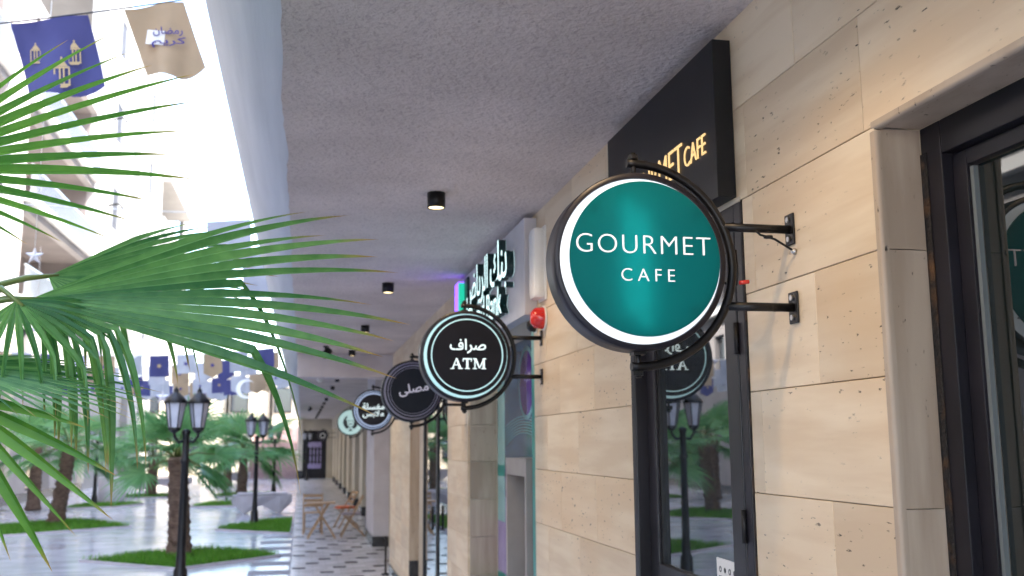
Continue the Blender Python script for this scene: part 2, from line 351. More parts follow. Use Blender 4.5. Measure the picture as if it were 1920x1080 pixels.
def letters(body, M, width=None, height=None, depth=.003, bold=0.0, m=None, parent=None, side=None, name='letter', spacing=1.0, sx=1.0, step=.00015, tilt=0):
    cu = bpy.data.curves.new('lettering', 'FONT'); cu.body = body; cu.size = 1; cu.align_x = 'LEFT'; cu.space_character = spacing; cu.resolution_u = 5; cu.offset = bold
    for i in range(len(body)): cu.body_format[i].material_index = min(i, 40)
    for i in range(len(body)): cu.materials.append(None)
    o = bpy.data.objects.new('lettering', cu); C.objects.link(o)
    me = bpy.data.meshes.new_from_object(o.evaluated_get(bpy.context.evaluated_depsgraph_get()))
    bpy.data.objects.remove(o)
    xs = [v.co.x for v in me.vertices]; ys = [v.co.y for v in me.vertices]
    x0, x1, y0, y1 = min(xs), max(xs), min(ys), max(ys)
    k = (width/(x1-x0)/sx) if width else height/(y1-y0)
    if width and height: k = height/(y1-y0); sx = width/(x1-x0)/k
    cx, cy_ = (x0+x1)/2, (y0+y1)/2
    out = []
    by = {}
    for p in me.polygons: by.setdefault(p.material_index, []).append(tuple(p.vertices))
    for n_, (mi, polys) in enumerate(sorted(by.items())):
        used = sorted({v for p in polys for v in p}); idx = {v: i for i, v in enumerate(used)}
        dz = n_*step
        bm = bmesh.new(); bv = []
        for v in used:
            c_ = me.vertices[v].co; X, Y = (c_.x-cx)*k*sx, (c_.y-cy_)*k
            bv.append(bm.verts.new(M @ Vector((X, Y+tilt*X, dz))))
        for p in polys:
            try: bm.faces.new([bv[idx[v]] for v in p])
            except ValueError: pass
        bmesh.ops.remove_doubles(bm, verts=bm.verts, dist=1e-6)
        nrm = (M.to_3x3() @ Vector((0, 0, 1))).normalized()
        for f in bm.faces: f.normal_update()
        for f in list(bm.faces):
            if f.normal.dot(nrm) < 0: f.normal_flip()
        g = bmesh.ops.extrude_face_region(bm, geom=list(bm.faces))
        top = [e for e in g['geom'] if isinstance(e, bmesh.types.BMVert)]
        bmesh.ops.translate(bm, verts=top, vec=nrm*depth)
        bm.normal_update()
        ml = bpy.data.meshes.new(name); 
        for f in bm.faces: f.material_index = 1 if (side and abs(f.normal.dot(nrm)) < .7) else 0
        bm.to_mesh(ml); bm.free(); ml.materials.append(m)
        if side: ml.materials.append(side)
        out.append(link(bpy.data.objects.new(name, ml), parent))
    bpy.data.meshes.remove(me)
    return out

def copy_tree(o, parent=None):
    c = o.copy(); C.objects.link(c); c.parent = parent
    for ch in list(o.children): copy_tree(ch, c)
    return c

# ------------------------------------------------------------------ ground, paving
WX = 1.35           # shop wall plane
CEIL = 3.30
g = MB().add([(-400, -400, -.03), (400, -400, -.03), (400, 600, -.03), (-400, 600, -.03)], [(0, 1, 2, 3)]).build('ground', GROUND); tag(g, kind='structure')
pv = MB().add([(-9.4, -14, 0), (-.14, -14, 0), (-.14, 62, 0), (-9.4, 62, 0)], [(0, 1, 2, 3)]).build('courtyard_paving', PAVE); tag(pv, kind='structure')
slab_mesh = MB().box(-.597, .597, -.297, .297, 0, .006); sm_ = slab_mesh.mesh('slab'); sm_.materials.append(SLAB)
jn = MB().box(-7.46, -.142, 15.0, 29.4, .001, .0035).build('joint_bed', JOINT, pv)
for j in range(24):
    for i in range(6):
        o = bpy.data.objects.new('slab', sm_); link(o, pv); o.location = (-.745-1.2*i-(.6 if j % 2 else 0), 15.3+.6*j, .003+random.uniform(0, .0008)); o.rotation_euler = (random.uniform(-.0012, .0012), random.uniform(-.0006, .0006), 0)
af = MB().add([(-.14, -14, .004), (1.72, -14, .004), (1.72, 58, .004), (-.14, 58, .004)], [(0, 1, 2, 3)]).build('arcade_floor', ARCF); tag(af, kind='structure')
dt = MB().box(-.1, .1, -.065, .065, 0, .004).mesh('dark_tile'); dt.materials.append(DARKTILE)
row = 0; y = 14.6
while y < 46:
    x = -.05+.21*(row % 3)
    while x < 1.5:
        o = bpy.data.objects.new('dark_tile', dt); link(o, af); o.location = (x+.05, y, .005)
        x += .63
    row += 1; y += .6
edge = MB().box(-.15, -.125, -14, 58, .0, .012).build('edge_strip', JOINT, af)

# ------------------------------------------------------------------ arcade building
AB = thing('arcade_building', 'stone clad arcade building with rough mauve soffit along the shopfronts', 'building', (1.5, 20, 0))
# soffit with a ragged stucco edge
ys_ = [-14+i*.09 for i in range(0, 800)]
mb = MB(); vs_ = []; fs_ = []
random.seed(3); off = 0
for i, yy in enumerate(ys_):
    off = off*.7+random.uniform(-.006, .006)
    vs_ += [(-.108+off, yy, CEIL-.006), (WX+.4, yy, CEIL-.006)]
for i in range(len(ys_)-1): fs_.append((2*i, 2*i+2, 2*i+3, 2*i+1))
mb.add(vs_, fs_).build('soffit', STUCCO, AB)
prof = [(1.8, CEIL), (-.06, CEIL), (-.125, CEIL+.004), (-.20, CEIL+.03), (-.27, CEIL+.085), (-.34, CEIL+.17), (-.40, CEIL+.29), (-.43, CEIL+.42), (-.43, CEIL+.6)]
mb = MB(); vs_ = []
for x, z in prof: vs_ += [(x, -14, z), (x, 58.5, z)]
mb.add(vs_, [(2*i, 2*i+1, 2*i+3, 2*i+2) for i in range(len(prof)-1)], True).build('fascia_cove', BAND, AB)
MB().box(-.43, 12, -14, 58.4, CEIL+.6, 19.5).build('upper_wall', WHITEW, AB)
for j in range(4):
    for i in range(9):
        y0 = 2+i*6.2; z0 = 5.2+j*3.4
        w = MB().box(-.47, -.432, y0, y0+1.3, z0, z0+1.7).build('window', FRAME, AB)
        MB().box(-.478, -.471, y0+.07, y0+1.23, z0+.07, z0+1.63).build('pane', WGLASS, w)
# cross beam
MB().box(-.1, 1.62, 15.5, 15.95, 2.93, CEIL-.008).build('cross_beam', PLASTER, AB, bevel=.01)
# wall core (behind the cladding)
DOORTOP = 2.688
def core(y0, y1, z0, z1, name='wall', x0=WX+.02, x1=2.2, m=CREAM): return MB().box(x0, x1, y0, y1, z0, z1).build(name, m, AB)
for (y0, y1) in ((-14, .75), (2.135, 2.872), (4.0, 5.80), (8.30, 9.44), (12.88, 15.66)): core(y0, y1, 0, CEIL)
for (y0, y1) in ((.75, 2.135), (2.872, 4.0), (5.80, 8.30), (9.44, 12.88)): core(y0, y1, DOORTOP+.01, CEIL, 'lintel')
# cladding
JZ = [2.992-.3045*k for k in range(9, -1, -1)]          # bed joints
rows = [(0.0, JZ[0])]+[(JZ[i], JZ[i+1]) for i in range(9)]+[(JZ[-1], CEIL-.004)]
PM = {}
def panel(y0, y1, z0, z1, m=TRAV, gap=.0012):
    key = (round(y1-y0, 3), round(z1-z0, 3), m.name)
    if key not in PM:
        hy, hz = (y1-y0)/2-gap, (z1-z0)/2-gap; b = .0015
        b_ = MB(); b_.add([(0, -hy+b, -hz+b), (0, hy-b, -hz+b), (0, hy-b, hz-b), (0, -hy+b, hz-b), (b, -hy, -hz), (b, hy, -hz), (b, hy, hz), (b, -hy, hz), (.02, -hy, -hz), (.02, hy, -hz), (.02, hy, hz), (.02, -hy, hz)],
               [(3, 2, 1, 0), (0, 1, 5, 4), (1, 2, 6, 5), (2, 3, 7, 6), (3, 0, 4, 7), (4, 5, 9, 8), (5, 6, 10, 9), (6, 7, 11, 10), (7, 4, 8, 11)])
        me = b_.mesh('stone_panel'); me.materials.append(m); PM[key] = me
    o = bpy.data.objects.new('stone_panel', PM[key]); link(o, AB)
    o.location = Vector((WX+random.uniform(-.0012, .0008), (y0+y1)/2, (z0+z1)/2))-WORG[AB.name]
    return o
random.seed(11)
for i, (z0, z1) in enumerate(rows):
    odd = i % 2
    if i < 9:
        cuts = [2.115, 2.47-.03*(i % 3), 2.87] if odd else [2.115, 2.795, 2.87]
        for a, b in zip(cuts, cuts[1:]): panel(a, b, z0, z1)
        cuts = [4.003, 4.55, 5.2, 5.81] if odd else [4.003, 4.85, 5.5, 5.81]
        for a, b in zip(cuts, cuts[1:]): panel(a, b, z0, z1)
        cuts = [8.28, 8.9, 9.46] if odd else [8.28, 8.6, 9.2, 9.46]
        for a, b in zip(cuts, cuts[1:]): panel(a, b, z0, z1)
    else:
        cuts = [-.4, .3, .95, 1.55, 2.16, 2.83, 3.4, 4.0, 4.6, 5.2, 5.81, 6.4, 7.0, 7.6, 8.28, 8.9, 9.46, 10.1, 10.8, 11.5, 12.2, 12.86] if i == 9 else [-.4, .6, 1.25, 1.9, 2.49, 3.1, 3.7, 4.3, 4.9, 5.5, 6.1, 6.7, 7.3, 7.9, 8.5, 9.1, 9.7, 10.3, 11, 11.7, 12.4, 12.86]
        for a, b in zip(cuts, cuts[1:]): panel(a, b, z0 if i > 9 else DOORTOP, z1)
# reveal of the near door: jamb stones, lintel underside, rounded arris
random.seed(5)
for z0, z1 in ((0, .55), (.55, 1.162), (1.162, 1.771), (1.771, 2.383), (2.383, DOORTOP-.004)):
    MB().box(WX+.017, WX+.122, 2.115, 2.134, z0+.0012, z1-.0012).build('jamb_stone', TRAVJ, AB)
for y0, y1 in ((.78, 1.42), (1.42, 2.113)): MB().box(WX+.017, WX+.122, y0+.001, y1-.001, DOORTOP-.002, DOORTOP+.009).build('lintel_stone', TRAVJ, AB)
nb = 6
def bull(pts0, pts1): return MB().add(pts0+pts1, [(i, i+1, len(pts0)+i+1, len(pts0)+i) for i in range(len(pts0)-1)], True)
q = [(WX-.004+.018*(1-math.cos(a)), 2.098+.018*(1-math.sin(a))) for a in [math.pi/2*k/nb for k in range(nb+1)]]
q = [(WX-.003, 2.130)]+[(WX-.003+.012*(1-math.cos(a)), 2.118-.008*math.sin(a)) for a in [math.pi/2*k/nb for k in range(nb+1)]]+[(WX+.018, 2.110)]
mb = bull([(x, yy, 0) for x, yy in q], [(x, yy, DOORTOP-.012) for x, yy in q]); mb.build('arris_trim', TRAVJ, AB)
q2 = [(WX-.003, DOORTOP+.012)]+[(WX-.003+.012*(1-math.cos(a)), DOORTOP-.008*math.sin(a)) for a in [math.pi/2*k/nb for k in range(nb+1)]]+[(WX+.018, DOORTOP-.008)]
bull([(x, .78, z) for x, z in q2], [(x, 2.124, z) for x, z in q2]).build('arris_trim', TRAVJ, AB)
# near glazed door
d = MB().box(WX+.122, WX+.18, 2.035, 2.112, 0, DOORTOP-.003).build('door', FRAME, AB, bevel=.003)
MB().box(WX+.122, WX+.18, .78, 2.034, DOORTOP-.085, DOORTOP-.003).build('frame_head', FRAME, d, bevel=.003)
MB().box(WX+.15, WX+.20, 1.985, 2.034, .02, DOORTOP-.087).build('stile', FRAME, d, bevel=.002)
MB().box(WX+.15, WX+.20, .9, 1.984, DOORTOP-.125, DOORTOP-.087).build('rail', FRAME, d, bevel=.002)
MB().box(WX+.158, WX+.17, 1.972, 1.984, .06, DOORTOP-.13).build('gasket', GASKET, d)
MB().box(WX+.172, WX+.178, .9, 1.972, .06, DOORTOP-.127).build('pane', GLASSR, d)
MB().box(WX+.119, WX+.1215, 2.088, 2.1125, 1.0, 2.62).build('foam_joint', FOAM, d)
MB().box(WX+.12, WX+.2, .78, .9, 0, DOORTOP-.087).build('stile', FRAME, d)
# cafe glazed door: fixed frame, leaf a few degrees ajar
d = MB().box(WX-.006, WX+.05, 2.876, 2.925, 0, DOORTOP-.004).build('door', FRAME, AB, bevel=.004)
MB().box(WX-.006, WX+.05, 3.945, 3.990, 0, DOORTOP-.004).build('frame_post', FRAME, d, bevel=.004)
MB().box(WX-.006, WX+.05, 2.926, 3.944, DOORTOP-.06, DOORTOP-.004).build('frame_head', FRAME, d, bevel=.004)
MB().box(WX-.003, WX+.006, 2.8695, 2.8755, .0, DOORTOP).build('foam_joint', FOAM, d); MB().box(WX-.003, WX+.006, 3.991, 4.001, .0, DOORTOP).build('foam_joint', FOAM, d)
MB().box(WX-.004, WX+.03, 2.88, 3.99, DOORTOP-.003, DOORTOP+.012).build('stone_fillet', CREAM, d)
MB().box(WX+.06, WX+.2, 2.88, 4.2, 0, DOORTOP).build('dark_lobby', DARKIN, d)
HX, HY, TH = WX+.004, 2.93, R_(2.9)
LM = Matrix.Translation((HX, HY, 0)) @ Matrix.Rotation(-TH, 4, 'Z')
def leafbox(name, m, x0, x1, y0, y1, z0, z1, bevel=0):
    b = MB().box(x0, x1, y0, y1, z0, z1); b.v = [tuple(LM @ Vector(v)) for v in b.v]; return b.build(name, m, d, bevel)
leafbox('stile', FRAME, -.012, .035, .0, .105, .01, DOORTOP-.064, .004)
leafbox('stile', FRAME, -.012, .035, .905, 1.012, .01, DOORTOP-.064, .004)
leafbox('rail', FRAME, -.012, .035, .106, .904, DOORTOP-.165, DOORTOP-.064, .004)
leafbox('rail', FRAME, -.012, .035, .106, .904, 1.36, 1.455, .004)
leafbox('rail', FRAME, -.012, .035, .106, .904, .01, .14, .004)
leafbox('pane', GLASS, .006, .014, .1065, .9035, 1.456, DOORTOP-.166)
leafbox('pane', GLASS, .006, .014, .1065, .9035, .141, 1.359)
leafbox('glazing_bead', BLACKM, -.001, .006, .884, .9045, 1.456, DOORTOP-.166); leafbox('glazing_bead', BLACKM, -.001, .006, .1065, .12, 1.456, DOORTOP-.166)
for z in (1.62, 2.20): b = MB().tube([(WX-.012, 2.927, z), (WX-.012, 2.927, z+.10)], .009, 8); b.build('hinge', BLACKM, d)
leafbox('notice', WHITEP, .003, .0055, .11, .30, 1.40, 1.545)
for k in range(4):
    c_ = LM @ Vector((.0025, .14+.042*k, 1.51)); MB().lathe([(.006, -.0005), (.010, -.0005), (.010, .0005), (.006, .0005), (.006, -.0005)] if k % 2 else [(.0, -.0005), (.009, -.0005), (.006, .0005), (0, .0005)], c_, 'x', 10).build('icon', DARKPR, d)
    c_ = LM @ Vector((.0025, .14+.042*k, 1.487)); MB().box(c_.x-.0005, c_.x, c_.y-.013, c_.y+.013, c_.z-.002, c_.z+.002).build('icon', GASKET, d)
# bank recess: glazing with film, jamb
BX = WX+.245
MB().box(WX+.0, WX+.02, 8.285, 8.30, 0, DOORTOP).build('jamb_edge', CREAM, AB)
for i in range(9):
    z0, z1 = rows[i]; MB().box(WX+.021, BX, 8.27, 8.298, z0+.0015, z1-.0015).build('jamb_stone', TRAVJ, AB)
bk = MB().box(BX+.012, BX+.06, 5.83, 8.265, 0, DOORTOP).build('shopfront', NAVYF, AB)
MB().box(WX+.004, BX+.01, 5.812, 5.90, 0, DOORTOP-.002).build('teal_post', TEALM, bk)
for nm, m, y0, y1, z0, z1 in (('film', NAVYF, 6.3, 7.95, 2.05, 2.66), ('film', NAVYF, 6.3, 7.95, 1.72, 2.049), ('film', PALET, 7.96, 8.262, 1.75, 2.66), ('film', TEALM, 7.96, 8.262, 1.66, 1.749), ('film', PURPLE, 7.5, 7.95, 1.5, 1.719), ('film', PALET, 7.96, 8.262, 1.30, 1.659), ('film', LAV, 6.6, 7.95, .9, 1.499), ('film', LAV, 7.96, 8.262, .9, 1.299), ('film', TEALM, 7.5, 8.262, .65, .899), ('film', PALET, 6.6, 8.262, .05, .649)):
    MB().box(BX+.004, BX+.0105, y0, y1, z0, z1).build(nm, m, bk)
for k in range(7):
    pts = [(BX+.002, 6.45+1.5*t, 1.80+.03*k+(.20-.01*k)*math.sin(math.pi*(.1+.75*t))) for t in [j/14 for j in range(15)]]
    MB().tube(pts, .0035, 5).build('swoosh', PALET, bk)
for rr, m_, xo in ((.235, PURPLE, .0025), (.27, PALET, .0035), (.285, NAVYF, .0042)): MB().lathe([(0, -.0008), (rr, -.0008), (rr, 0), (0, 0)], (BX+xo, 7.13, 2.36), 'x', 48).build('painted_reflection', m_, bk)  # reflection of a round sign, painted as flat discs on the glass
letters('\uFEEA\uFEBB', FACE_X(BX+.0012, 7.10, 2.40), width=.20, depth=.001, m=LAV, parent=bk)  # glyphs belonging to the painted reflection
MB().box(BX+.001, BX+.0035, 6.35, 6.75, 1.93, 1.985).build('sticker', WHITEP, bk)
# third opening: door set back behind its jamb
for y0, z0, z1, m in ((12.86, 0, .47, BLACKST), (12.86, .471, 1.6, TRAVJ), (12.86, 1.601, DOORTOP, TRAVJ)): MB().box(WX+.002, WX+.13, y0, y0+.02, z0, z1).build('jamb_stone', m, AB)
d = MB().box(WX+.10, WX+.14, 12.2, 12.255, 0, DOORTOP).build('door', FRAME, AB)
MB().box(WX+.10, WX+.14, 10.95, 11.06, 0, DOORTOP).build('frame_post', FRAME, d); MB().box(WX+.10, WX+.14, 9.46, 9.56, 0, DOORTOP).build('frame_post', FRAME, d)
MB().box(WX+.115, WX+.122, 9.56, 10.95, .02, DOORTOP).build('pane', GLASS, d); MB().box(WX+.116, WX+.122, 11.06, 12.2, .02, DOORTOP).build('pane', GLASS, d)
MB().tube([(WX+.06, 11.0, 1.0), (WX+.06, 11.0, 1.25)], .014, 8).build('handle', BLACKM, d)
MB().box(WX+.122, WX+.14, 12.255, 12.86, 0, DOORTOP).build('side_panel', CREAM, d)
# pier before the beam, plastered pier behind it
random.seed(21)
for i, (z0, z1) in enumerate(rows):
    for a, b in zip([12.864, 13.9, 14.8, 15.68], [13.9, 14.8, 15.68]): panel(a, b, max(z0, .12), z1)
MB().box(WX-.012, WX+.02, 12.864, 15.68, 0, .119).build('skirting', BLACKST, AB)
MB().box(WX+.3, 2.2, 15.7, 19.4, 0, CEIL).build('wall', CREAM, AB)
d = MB().box(WX+.26, WX+.30, 16.2, 18.6, 0, 2.6).build('door', FRAME, AB); MB().box(WX+.252, WX+.26, 16.3, 18.5, .1, 2.5).build('pane', GLASS, d)
MB().box(WX, 2.2, 19.4, 21.6, .19, CEIL).build('plaster_pier', PLASTER, AB, bevel=.01); MB().box(WX-.012, 2.2, 19.388, 21.6, 0, .19).build('skirting', BLACKST, AB)
# the far run: piers and dark doors in turn
FX = 1.61
MB().box(FX+.22, 2.4, 21.6, 58.3, 0, CEIL).build('wall', CREAM, AB); MB().box(FX+.02, 2.4, 21.6, 58.3, 2.72, CEIL-.008).build('lintel', CREAM, AB)
yy = 23.4
while yy < 56:
    MB().box(FX, FX+.3, yy, yy+1.5, .25, CEIL-.007).build('stone_pier', CREAM, AB, bevel=.008); MB().box(FX-.012, FX+.3, yy-.012, yy+1.51, 0, .25).build('skirting', BLACKST, AB)
    d = MB().box(FX+.16, FX+.21, yy+1.52, yy+4.0, 0, 2.72).build('door', FRAME, AB); MB().box(FX+.15, FX+.16, yy+1.75, yy+3.8, .1, 2.6).build('pane', GLASS, d)
    yy += 4.1
# end wall with its wide dark door
MB().box(-.24, .05, 57.5, 58.4, .45, CEIL-.007).build('end_pier', CREAM, AB); MB().box(-.25, .06, 57.48, 58.4, 0, .45).build('skirting', BLACKST, AB)
MB().box(.05, 1.72, 57.6, 58.4, 2.66, CEIL-.007).build('lintel', CREAM, AB); MB().box(1.36, 1.8, 57.6, 58.4, 0, 2.659).build('wall', CREAM, AB)
d = MB().box(.05, 1.36, 57.85, 57.95, 0, 2.66).build('door', FRAME, AB)
MB().box(.27, 1.08, 57.80, 57.849, .55, 2.02).build('screen', LAV, d)
for k in range(4): MB().box(.34+.19*k, .44+.19*k, 57.78, 57.799, .8, 1.75).build('slat', FRAME, d)
for k in range(3): MB().box(.27, 1.08, 57.775, 57.779, .9+.35*k, .95+.35*k).build('bar', FRAME, d)

# ------------------------------------------------------------------ ceiling downlights
ORD = ['first', 'second', 'third', 'fourth', 'fifth', 'sixth', 'seventh', 'eighth', 'ninth', 'tenth', 'eleventh', 'twelfth', 'thirteenth', 'fourteenth', 'fifteenth', 'sixteenth']
for k in range(18):
    yy = 5.33+3.19*(k-2)
    t = thing('downlight', f'black round ceiling downlight, {ORD[k-2]} of the visible row counting from the nearest' if k > 1 else ('black round surface downlight overhead between camera and café sign' if k == 1 else 'black round surface downlight overhead behind the others'), 'ceiling light', (.693, yy, CEIL-.006), 'downlights along the arcade soffit')
    MB().lathe([(.043, -.085), (.050, -.085), (.0505, 0), (.043, 0), (.043, -.085)], (.693, yy, CEIL-.006), 'z', 24).build('housing', BLACKM, t)
    off_ = k in (7, 8, 9, 10)
    MB().lathe([(0, -.080), (.0425, -.080), (.0425, -.076), (0, -.076)], (.693, yy, CEIL-.006), 'z', 24).build('lens', OFFL if off_ else WARML, t)
    if not off_:
        ld = bpy.data.lights.new('lamp', 'SPOT'); ld.energy = 3.2; ld.color = (1, .70, .40); ld.spot_size = R_(140); ld.spot_blend = .8; ld.shadow_soft_size = .04
        lo_ = bpy.data.objects.new('lamp', ld); C.objects.link(lo_); lo_.parent = t; lo_.location = (0, 0, -.10)
def spot(x, y, lab):
    t = thing('spotlight', lab, 'spotlight', (x, y, CEIL-.006))
    MB().lathe([(.04, -.02), (.04, 0)], (x, y, CEIL-.006), 'z', 14).build('mount', BLACKM, t)
    MB().tube([(x, y, CEIL-.02), (x-.01, y, CEIL-.08)], .012, 8).build('arm', BLACKM, t)
    MB().tube([(x+.05, y-.02, CEIL-.07), (x-.03, y-.09, CEIL-.15)], [.05, .055], 14).build('head', BLACKM, t)
spot(.30, 14.3, 'black adjustable spotlight hanging from the soffit just before the cross beam')
spot(.25, 38, 'small black spotlight deep in the arcade near the soffit edge')
t = thing('dome_camera', 'white dome camera on the soffit behind the cross beam', 'camera', (.33, 21, CEIL-.006))
MB().lathe([(.09, 0), (.09, -.03), (.07, -.05)], (.33, 21, CEIL-.006), 'z', 18).build('mount', WHITEP, t); MB().lathe([(.068, -.05), (.06, -.085), (.035, -.11), (0, -.12)], (.33, 21, CEIL-.006), 'z', 18).build('dome', WHITEP, t)

# ------------------------------------------------------------------ projecting round signs
SX = .895
def bracket(t, c, R_arc, yb, wall, rd=.262):
    r = .0125
    pts = [(c.x-.02, yb, c.z+R_arc)]+[(c.x+R_arc*math.sin(a), yb, c.z+R_arc*math.cos(a)) for a in [math.pi*k/28 for k in range(29)]]+[(c.x-.02, yb, c.z-R_arc)]
    MB().tube(pts, r, 12).build('arc_tube', BLACKM, t)
    for s in (1, -1):
        z = c.z+.112*s; x0 = c.x+math.sqrt(R_arc**2-.112**2)
        MB().tube([(x0-.004, yb, z), (wall-.006, yb, z)], .0125, 12).build('arm', BLACKM, t)
        pl = MB().box(wall-.008, wall-.0015, yb-.025, yb+.025, z-.045, z+.045).build('wall_plate', BLACKM, t, bevel=.003)
        for q_ in (-.028, .028): MB().lathe([(.0085, 0), (.0085, .005), (.005, .008)], (wall-.014, yb, z+q_), 'x', 6, smooth=False).build('bolt', STEEL, pl)
        MB().tube([(c.x, yb, c.z+s*(R_arc-.055)), (c.x, yb, c.z+s*(R_arc+.03))], .008, 10).build('pivot_pin', BLACKM, t)
        MB().lathe([(.014, -.006), (.014, .006)], (c.x, yb, c.z+s*(R_arc+.018)), 'z', 6, smooth=False).build('nut', BLACKM, t)
        MB().box(c.x-.018, c.x+.018, yb-.018, yb+.018, c.z+s*rd-.005, c.z+s*rd+.005).build('pivot_lug', BLACKM, t)

# café sign -------------------------------------------------------
c = Vector((.882, 2.505, 2.411))
t = thing('round_sign', 'large round teal lightbox sign reading GOURMET CAFE on a black bracket', 'sign', (WX, 2.55, 2.41), 'round signs along the arcade')
# open drum
MB().lathe([(.2275, .0), (.2405, .0), (.2430, .004), (.2430, .092), (.226, .092), (.226, .006), (.2275, .0)], c, 'y', 96).build('drum', CASING, t)
MB().lathe([(0, .086), (.2255, .086), (.2255, .091), (0, .091)], c, 'y', 72).build('back_plate', CASING, t)
disc(.2258, c, .004, .010).build('lit_face', RING, t)
disc(.2095, c, -.034, -.029, 96).build('teal_face', TEALF, t)
MB().tube([(c.x-.045, c.y-.008, c.z-.15), (c.x-.045, c.y-.008, c.z+.16)], .006, 10).build('light_tube', TUBE, t)
MB().tube([(c.x-.004, c.y-.008, c.z-.19), (c.x-.004, c.y-.008, c.z+.13)], .006, 10).build('light_tube', TUBE, t)
for a in (.7, 2.4, 3.9, 5.5): MB().lathe([(.004, -.029), (.004, .006)], c+Vector((.19*math.cos(a), 0, .19*math.sin(a))), 'y', 8).build('standoff', STEEL, t)
letters('GOURMET', FACE_Y(c.x-.005, c.y-.0345, c.z+.036), width=.374, depth=.004, bold=-.019, m=LETTER, parent=t, spacing=1.12)
letters('CAFE', FACE_Y(c.x+.004, c.y-.0345, c.z-.046), width=.148, depth=.004, bold=-.014, m=LETTER, parent=t, spacing=1.5)
bracket(t, c, .282, 2.556, WX, .246)
pts = [(1.235, 2.55, 2.517), (1.25, 2.548, 2.503), (1.268, 2.545, 2.498), (1.29, 2.54, 2.49), (1.342, 2.535, 2.458)]
MB().tube(pts, .0035, 6).build('safety_cable', BLACKM, t); MB().lathe([(.004, -.012), (.009, -.006), (.009, 0)], (1.3475, 2.535, 2.456), 'x', 8).build('cable_anchor', STEEL, t)
MB().lathe([(.007, -.003), (.013, -.003), (.013, .003), (.007, .003), (.007, -.003)], (1.272, 2.545, 2.497), 'z', 12).build('cable_ring', BLACKM, t)
MB().tube([(c.x+.245, 2.59, c.z-.02), (c.x+.27, 2.575, c.z-.045), (c.x+.30, 2.57, c.z-.05), (c.x+.300, 2.56, c.z-.02), (c.x+.30, 2.566, c.z+.05), (c.x+.27, 2.575, c.z+.04), (c.x+.262, 2.58, c.z+.0)], .0035, 6).build('wire', BLACKM, t)
MB().tube([(c.x+.298, 2.545, c.z-.047), (c.x+.325, 2.545, c.z-.043)], .006, 8).build('wire_connector', REDP, t)

def round_sign(name, lab, y, z, face_m, ring_m, build_face, x=SX, wall=WX):
    c = Vector((x, y, z)); t = thing(name, lab, 'sign', (wall, y+.06, z), 'round signs along the arcade')
    MB().lathe([(.2405, .0), (.2550, .0), (.2580, .004), (.2580, .118), (.239, .118), (.239, .006), (.2405, .0)], c, 'y', 64).build('drum', CASING, t)
    disc(.2388, c, .004, .110, 64).build('lit_face', ring_m, t)
    disc(.2270, c, -.045, -.039, 64).build('front_disc', face_m, t)
    build_face(t, c, c.y-.0455)
    bracket(t, c, .292, c.y+.056, wall)
    return t
def stroke_letter(segs, M, w, depth, m, t):
    for poly in segs: MB().prism(poly, M, depth).build('letter', m, t)
def atm_face(t, c, y):
    ring(.1985, .2045, c, y-c.y-.002, y-c.y).build('ring_line', CYANR, t)
    letters('\uFED1\uFE8D\uFEAE\uFEBB', FACE_Y(c.x+.004, y, c.z+.050), width=.205, depth=.002, bold=.010, m=CYANL, parent=t)
    def Lb(M, polys):
        mb = MB()
        for i, p_ in enumerate(polys): mb.prism(p_, M @ Matrix.Translation((0, 0, .0001*i)), .002)
        mb.build('letter', CYANL, t)
    h = .052; s = .006
    Mx = lambda dx: FACE_Y(c.x+dx*1.15, y, c.z-.078) @ Matrix.Scale(1.15, 4)
    Lb(Mx(-.052), [[(-.024, 0), (-.018, 0), (.001, h), (-.003, h)], [(.012, 0), (.024, 0), (.003, h), (-.005, h)], [(-.012, .017), (.012, .017), (.012, .022), (-.012, .022)], [(-.031, 0), (-.011, 0), (-.011, .004), (-.031, .004)], [(.006, 0), (.030, 0), (.030, .004), (.006, .004)]])
    Lb(Mx(.000), [[(-.005, 0), (.005, 0), (.005, h), (-.005, h)], [(-.022, h-.006), (.022, h-.006), (.022, h), (-.022, h)], [(-.022, h-.016), (-.018, h-.016), (-.018, h), (-.022, h)], [(.018, h-.016), (.022, h-.016), (.022, h), (.018, h)], [(-.012, 0), (.012, 0), (.012, .004), (-.012, .004)]])
    Lb(Mx(.060), [[(-.025, 0), (-.020, 0), (-.020, h), (-.025, h)], [(.016, 0), (.026, 0), (.026, h), (.016, h)], [(-.025, h), (-.015, h), (.002, .006), (-.003, .004)], [(.020, h), (.026, h), (.002, .003), (-.002, .006)], [(-.033, 0), (-.013, 0), (-.013, .004), (-.033, .004)], [(.009, 0), (.033, 0), (.033, .004), (.009, .004)], [(-.033, h-.004), (-.02, h-.004), (-.02, h), (-.033, h)], [(.02, h-.004), (.033, h-.004), (.033, h), (.02, h)]])
round_sign('round_sign', 'round black sign with ATM in white letters and a cyan lit rim', 5.55, 2.415, BLACKF, CYANR, atm_face)
def mus_face(t, c, y):
    ring(.206, .2125, c, y-c.y-.002, y-c.y).build('ring_line', GREYR, t); ring(.188, .191, c, y-c.y-.002, y-c.y).build('ring_line', GREYR, t)
    M_ = FACE_Y(c.x+.004, y, c.z+.012) @ Matrix.Rotation(R_(9), 4, 'Z')
    letters('\uFEF0\uFEE0\uFEBC\uFEE3', M_, width=.25, depth=.002, bold=.010, m=GREYL, parent=t)
GREYL = emit('grey_letter', (.56, .52, .60), .6)
round_sign('round_sign', 'round black sign with one tilted grey Arabic word beside the ATM sign', 8.35, 2.36, BLACKF, GREYR, mus_face)
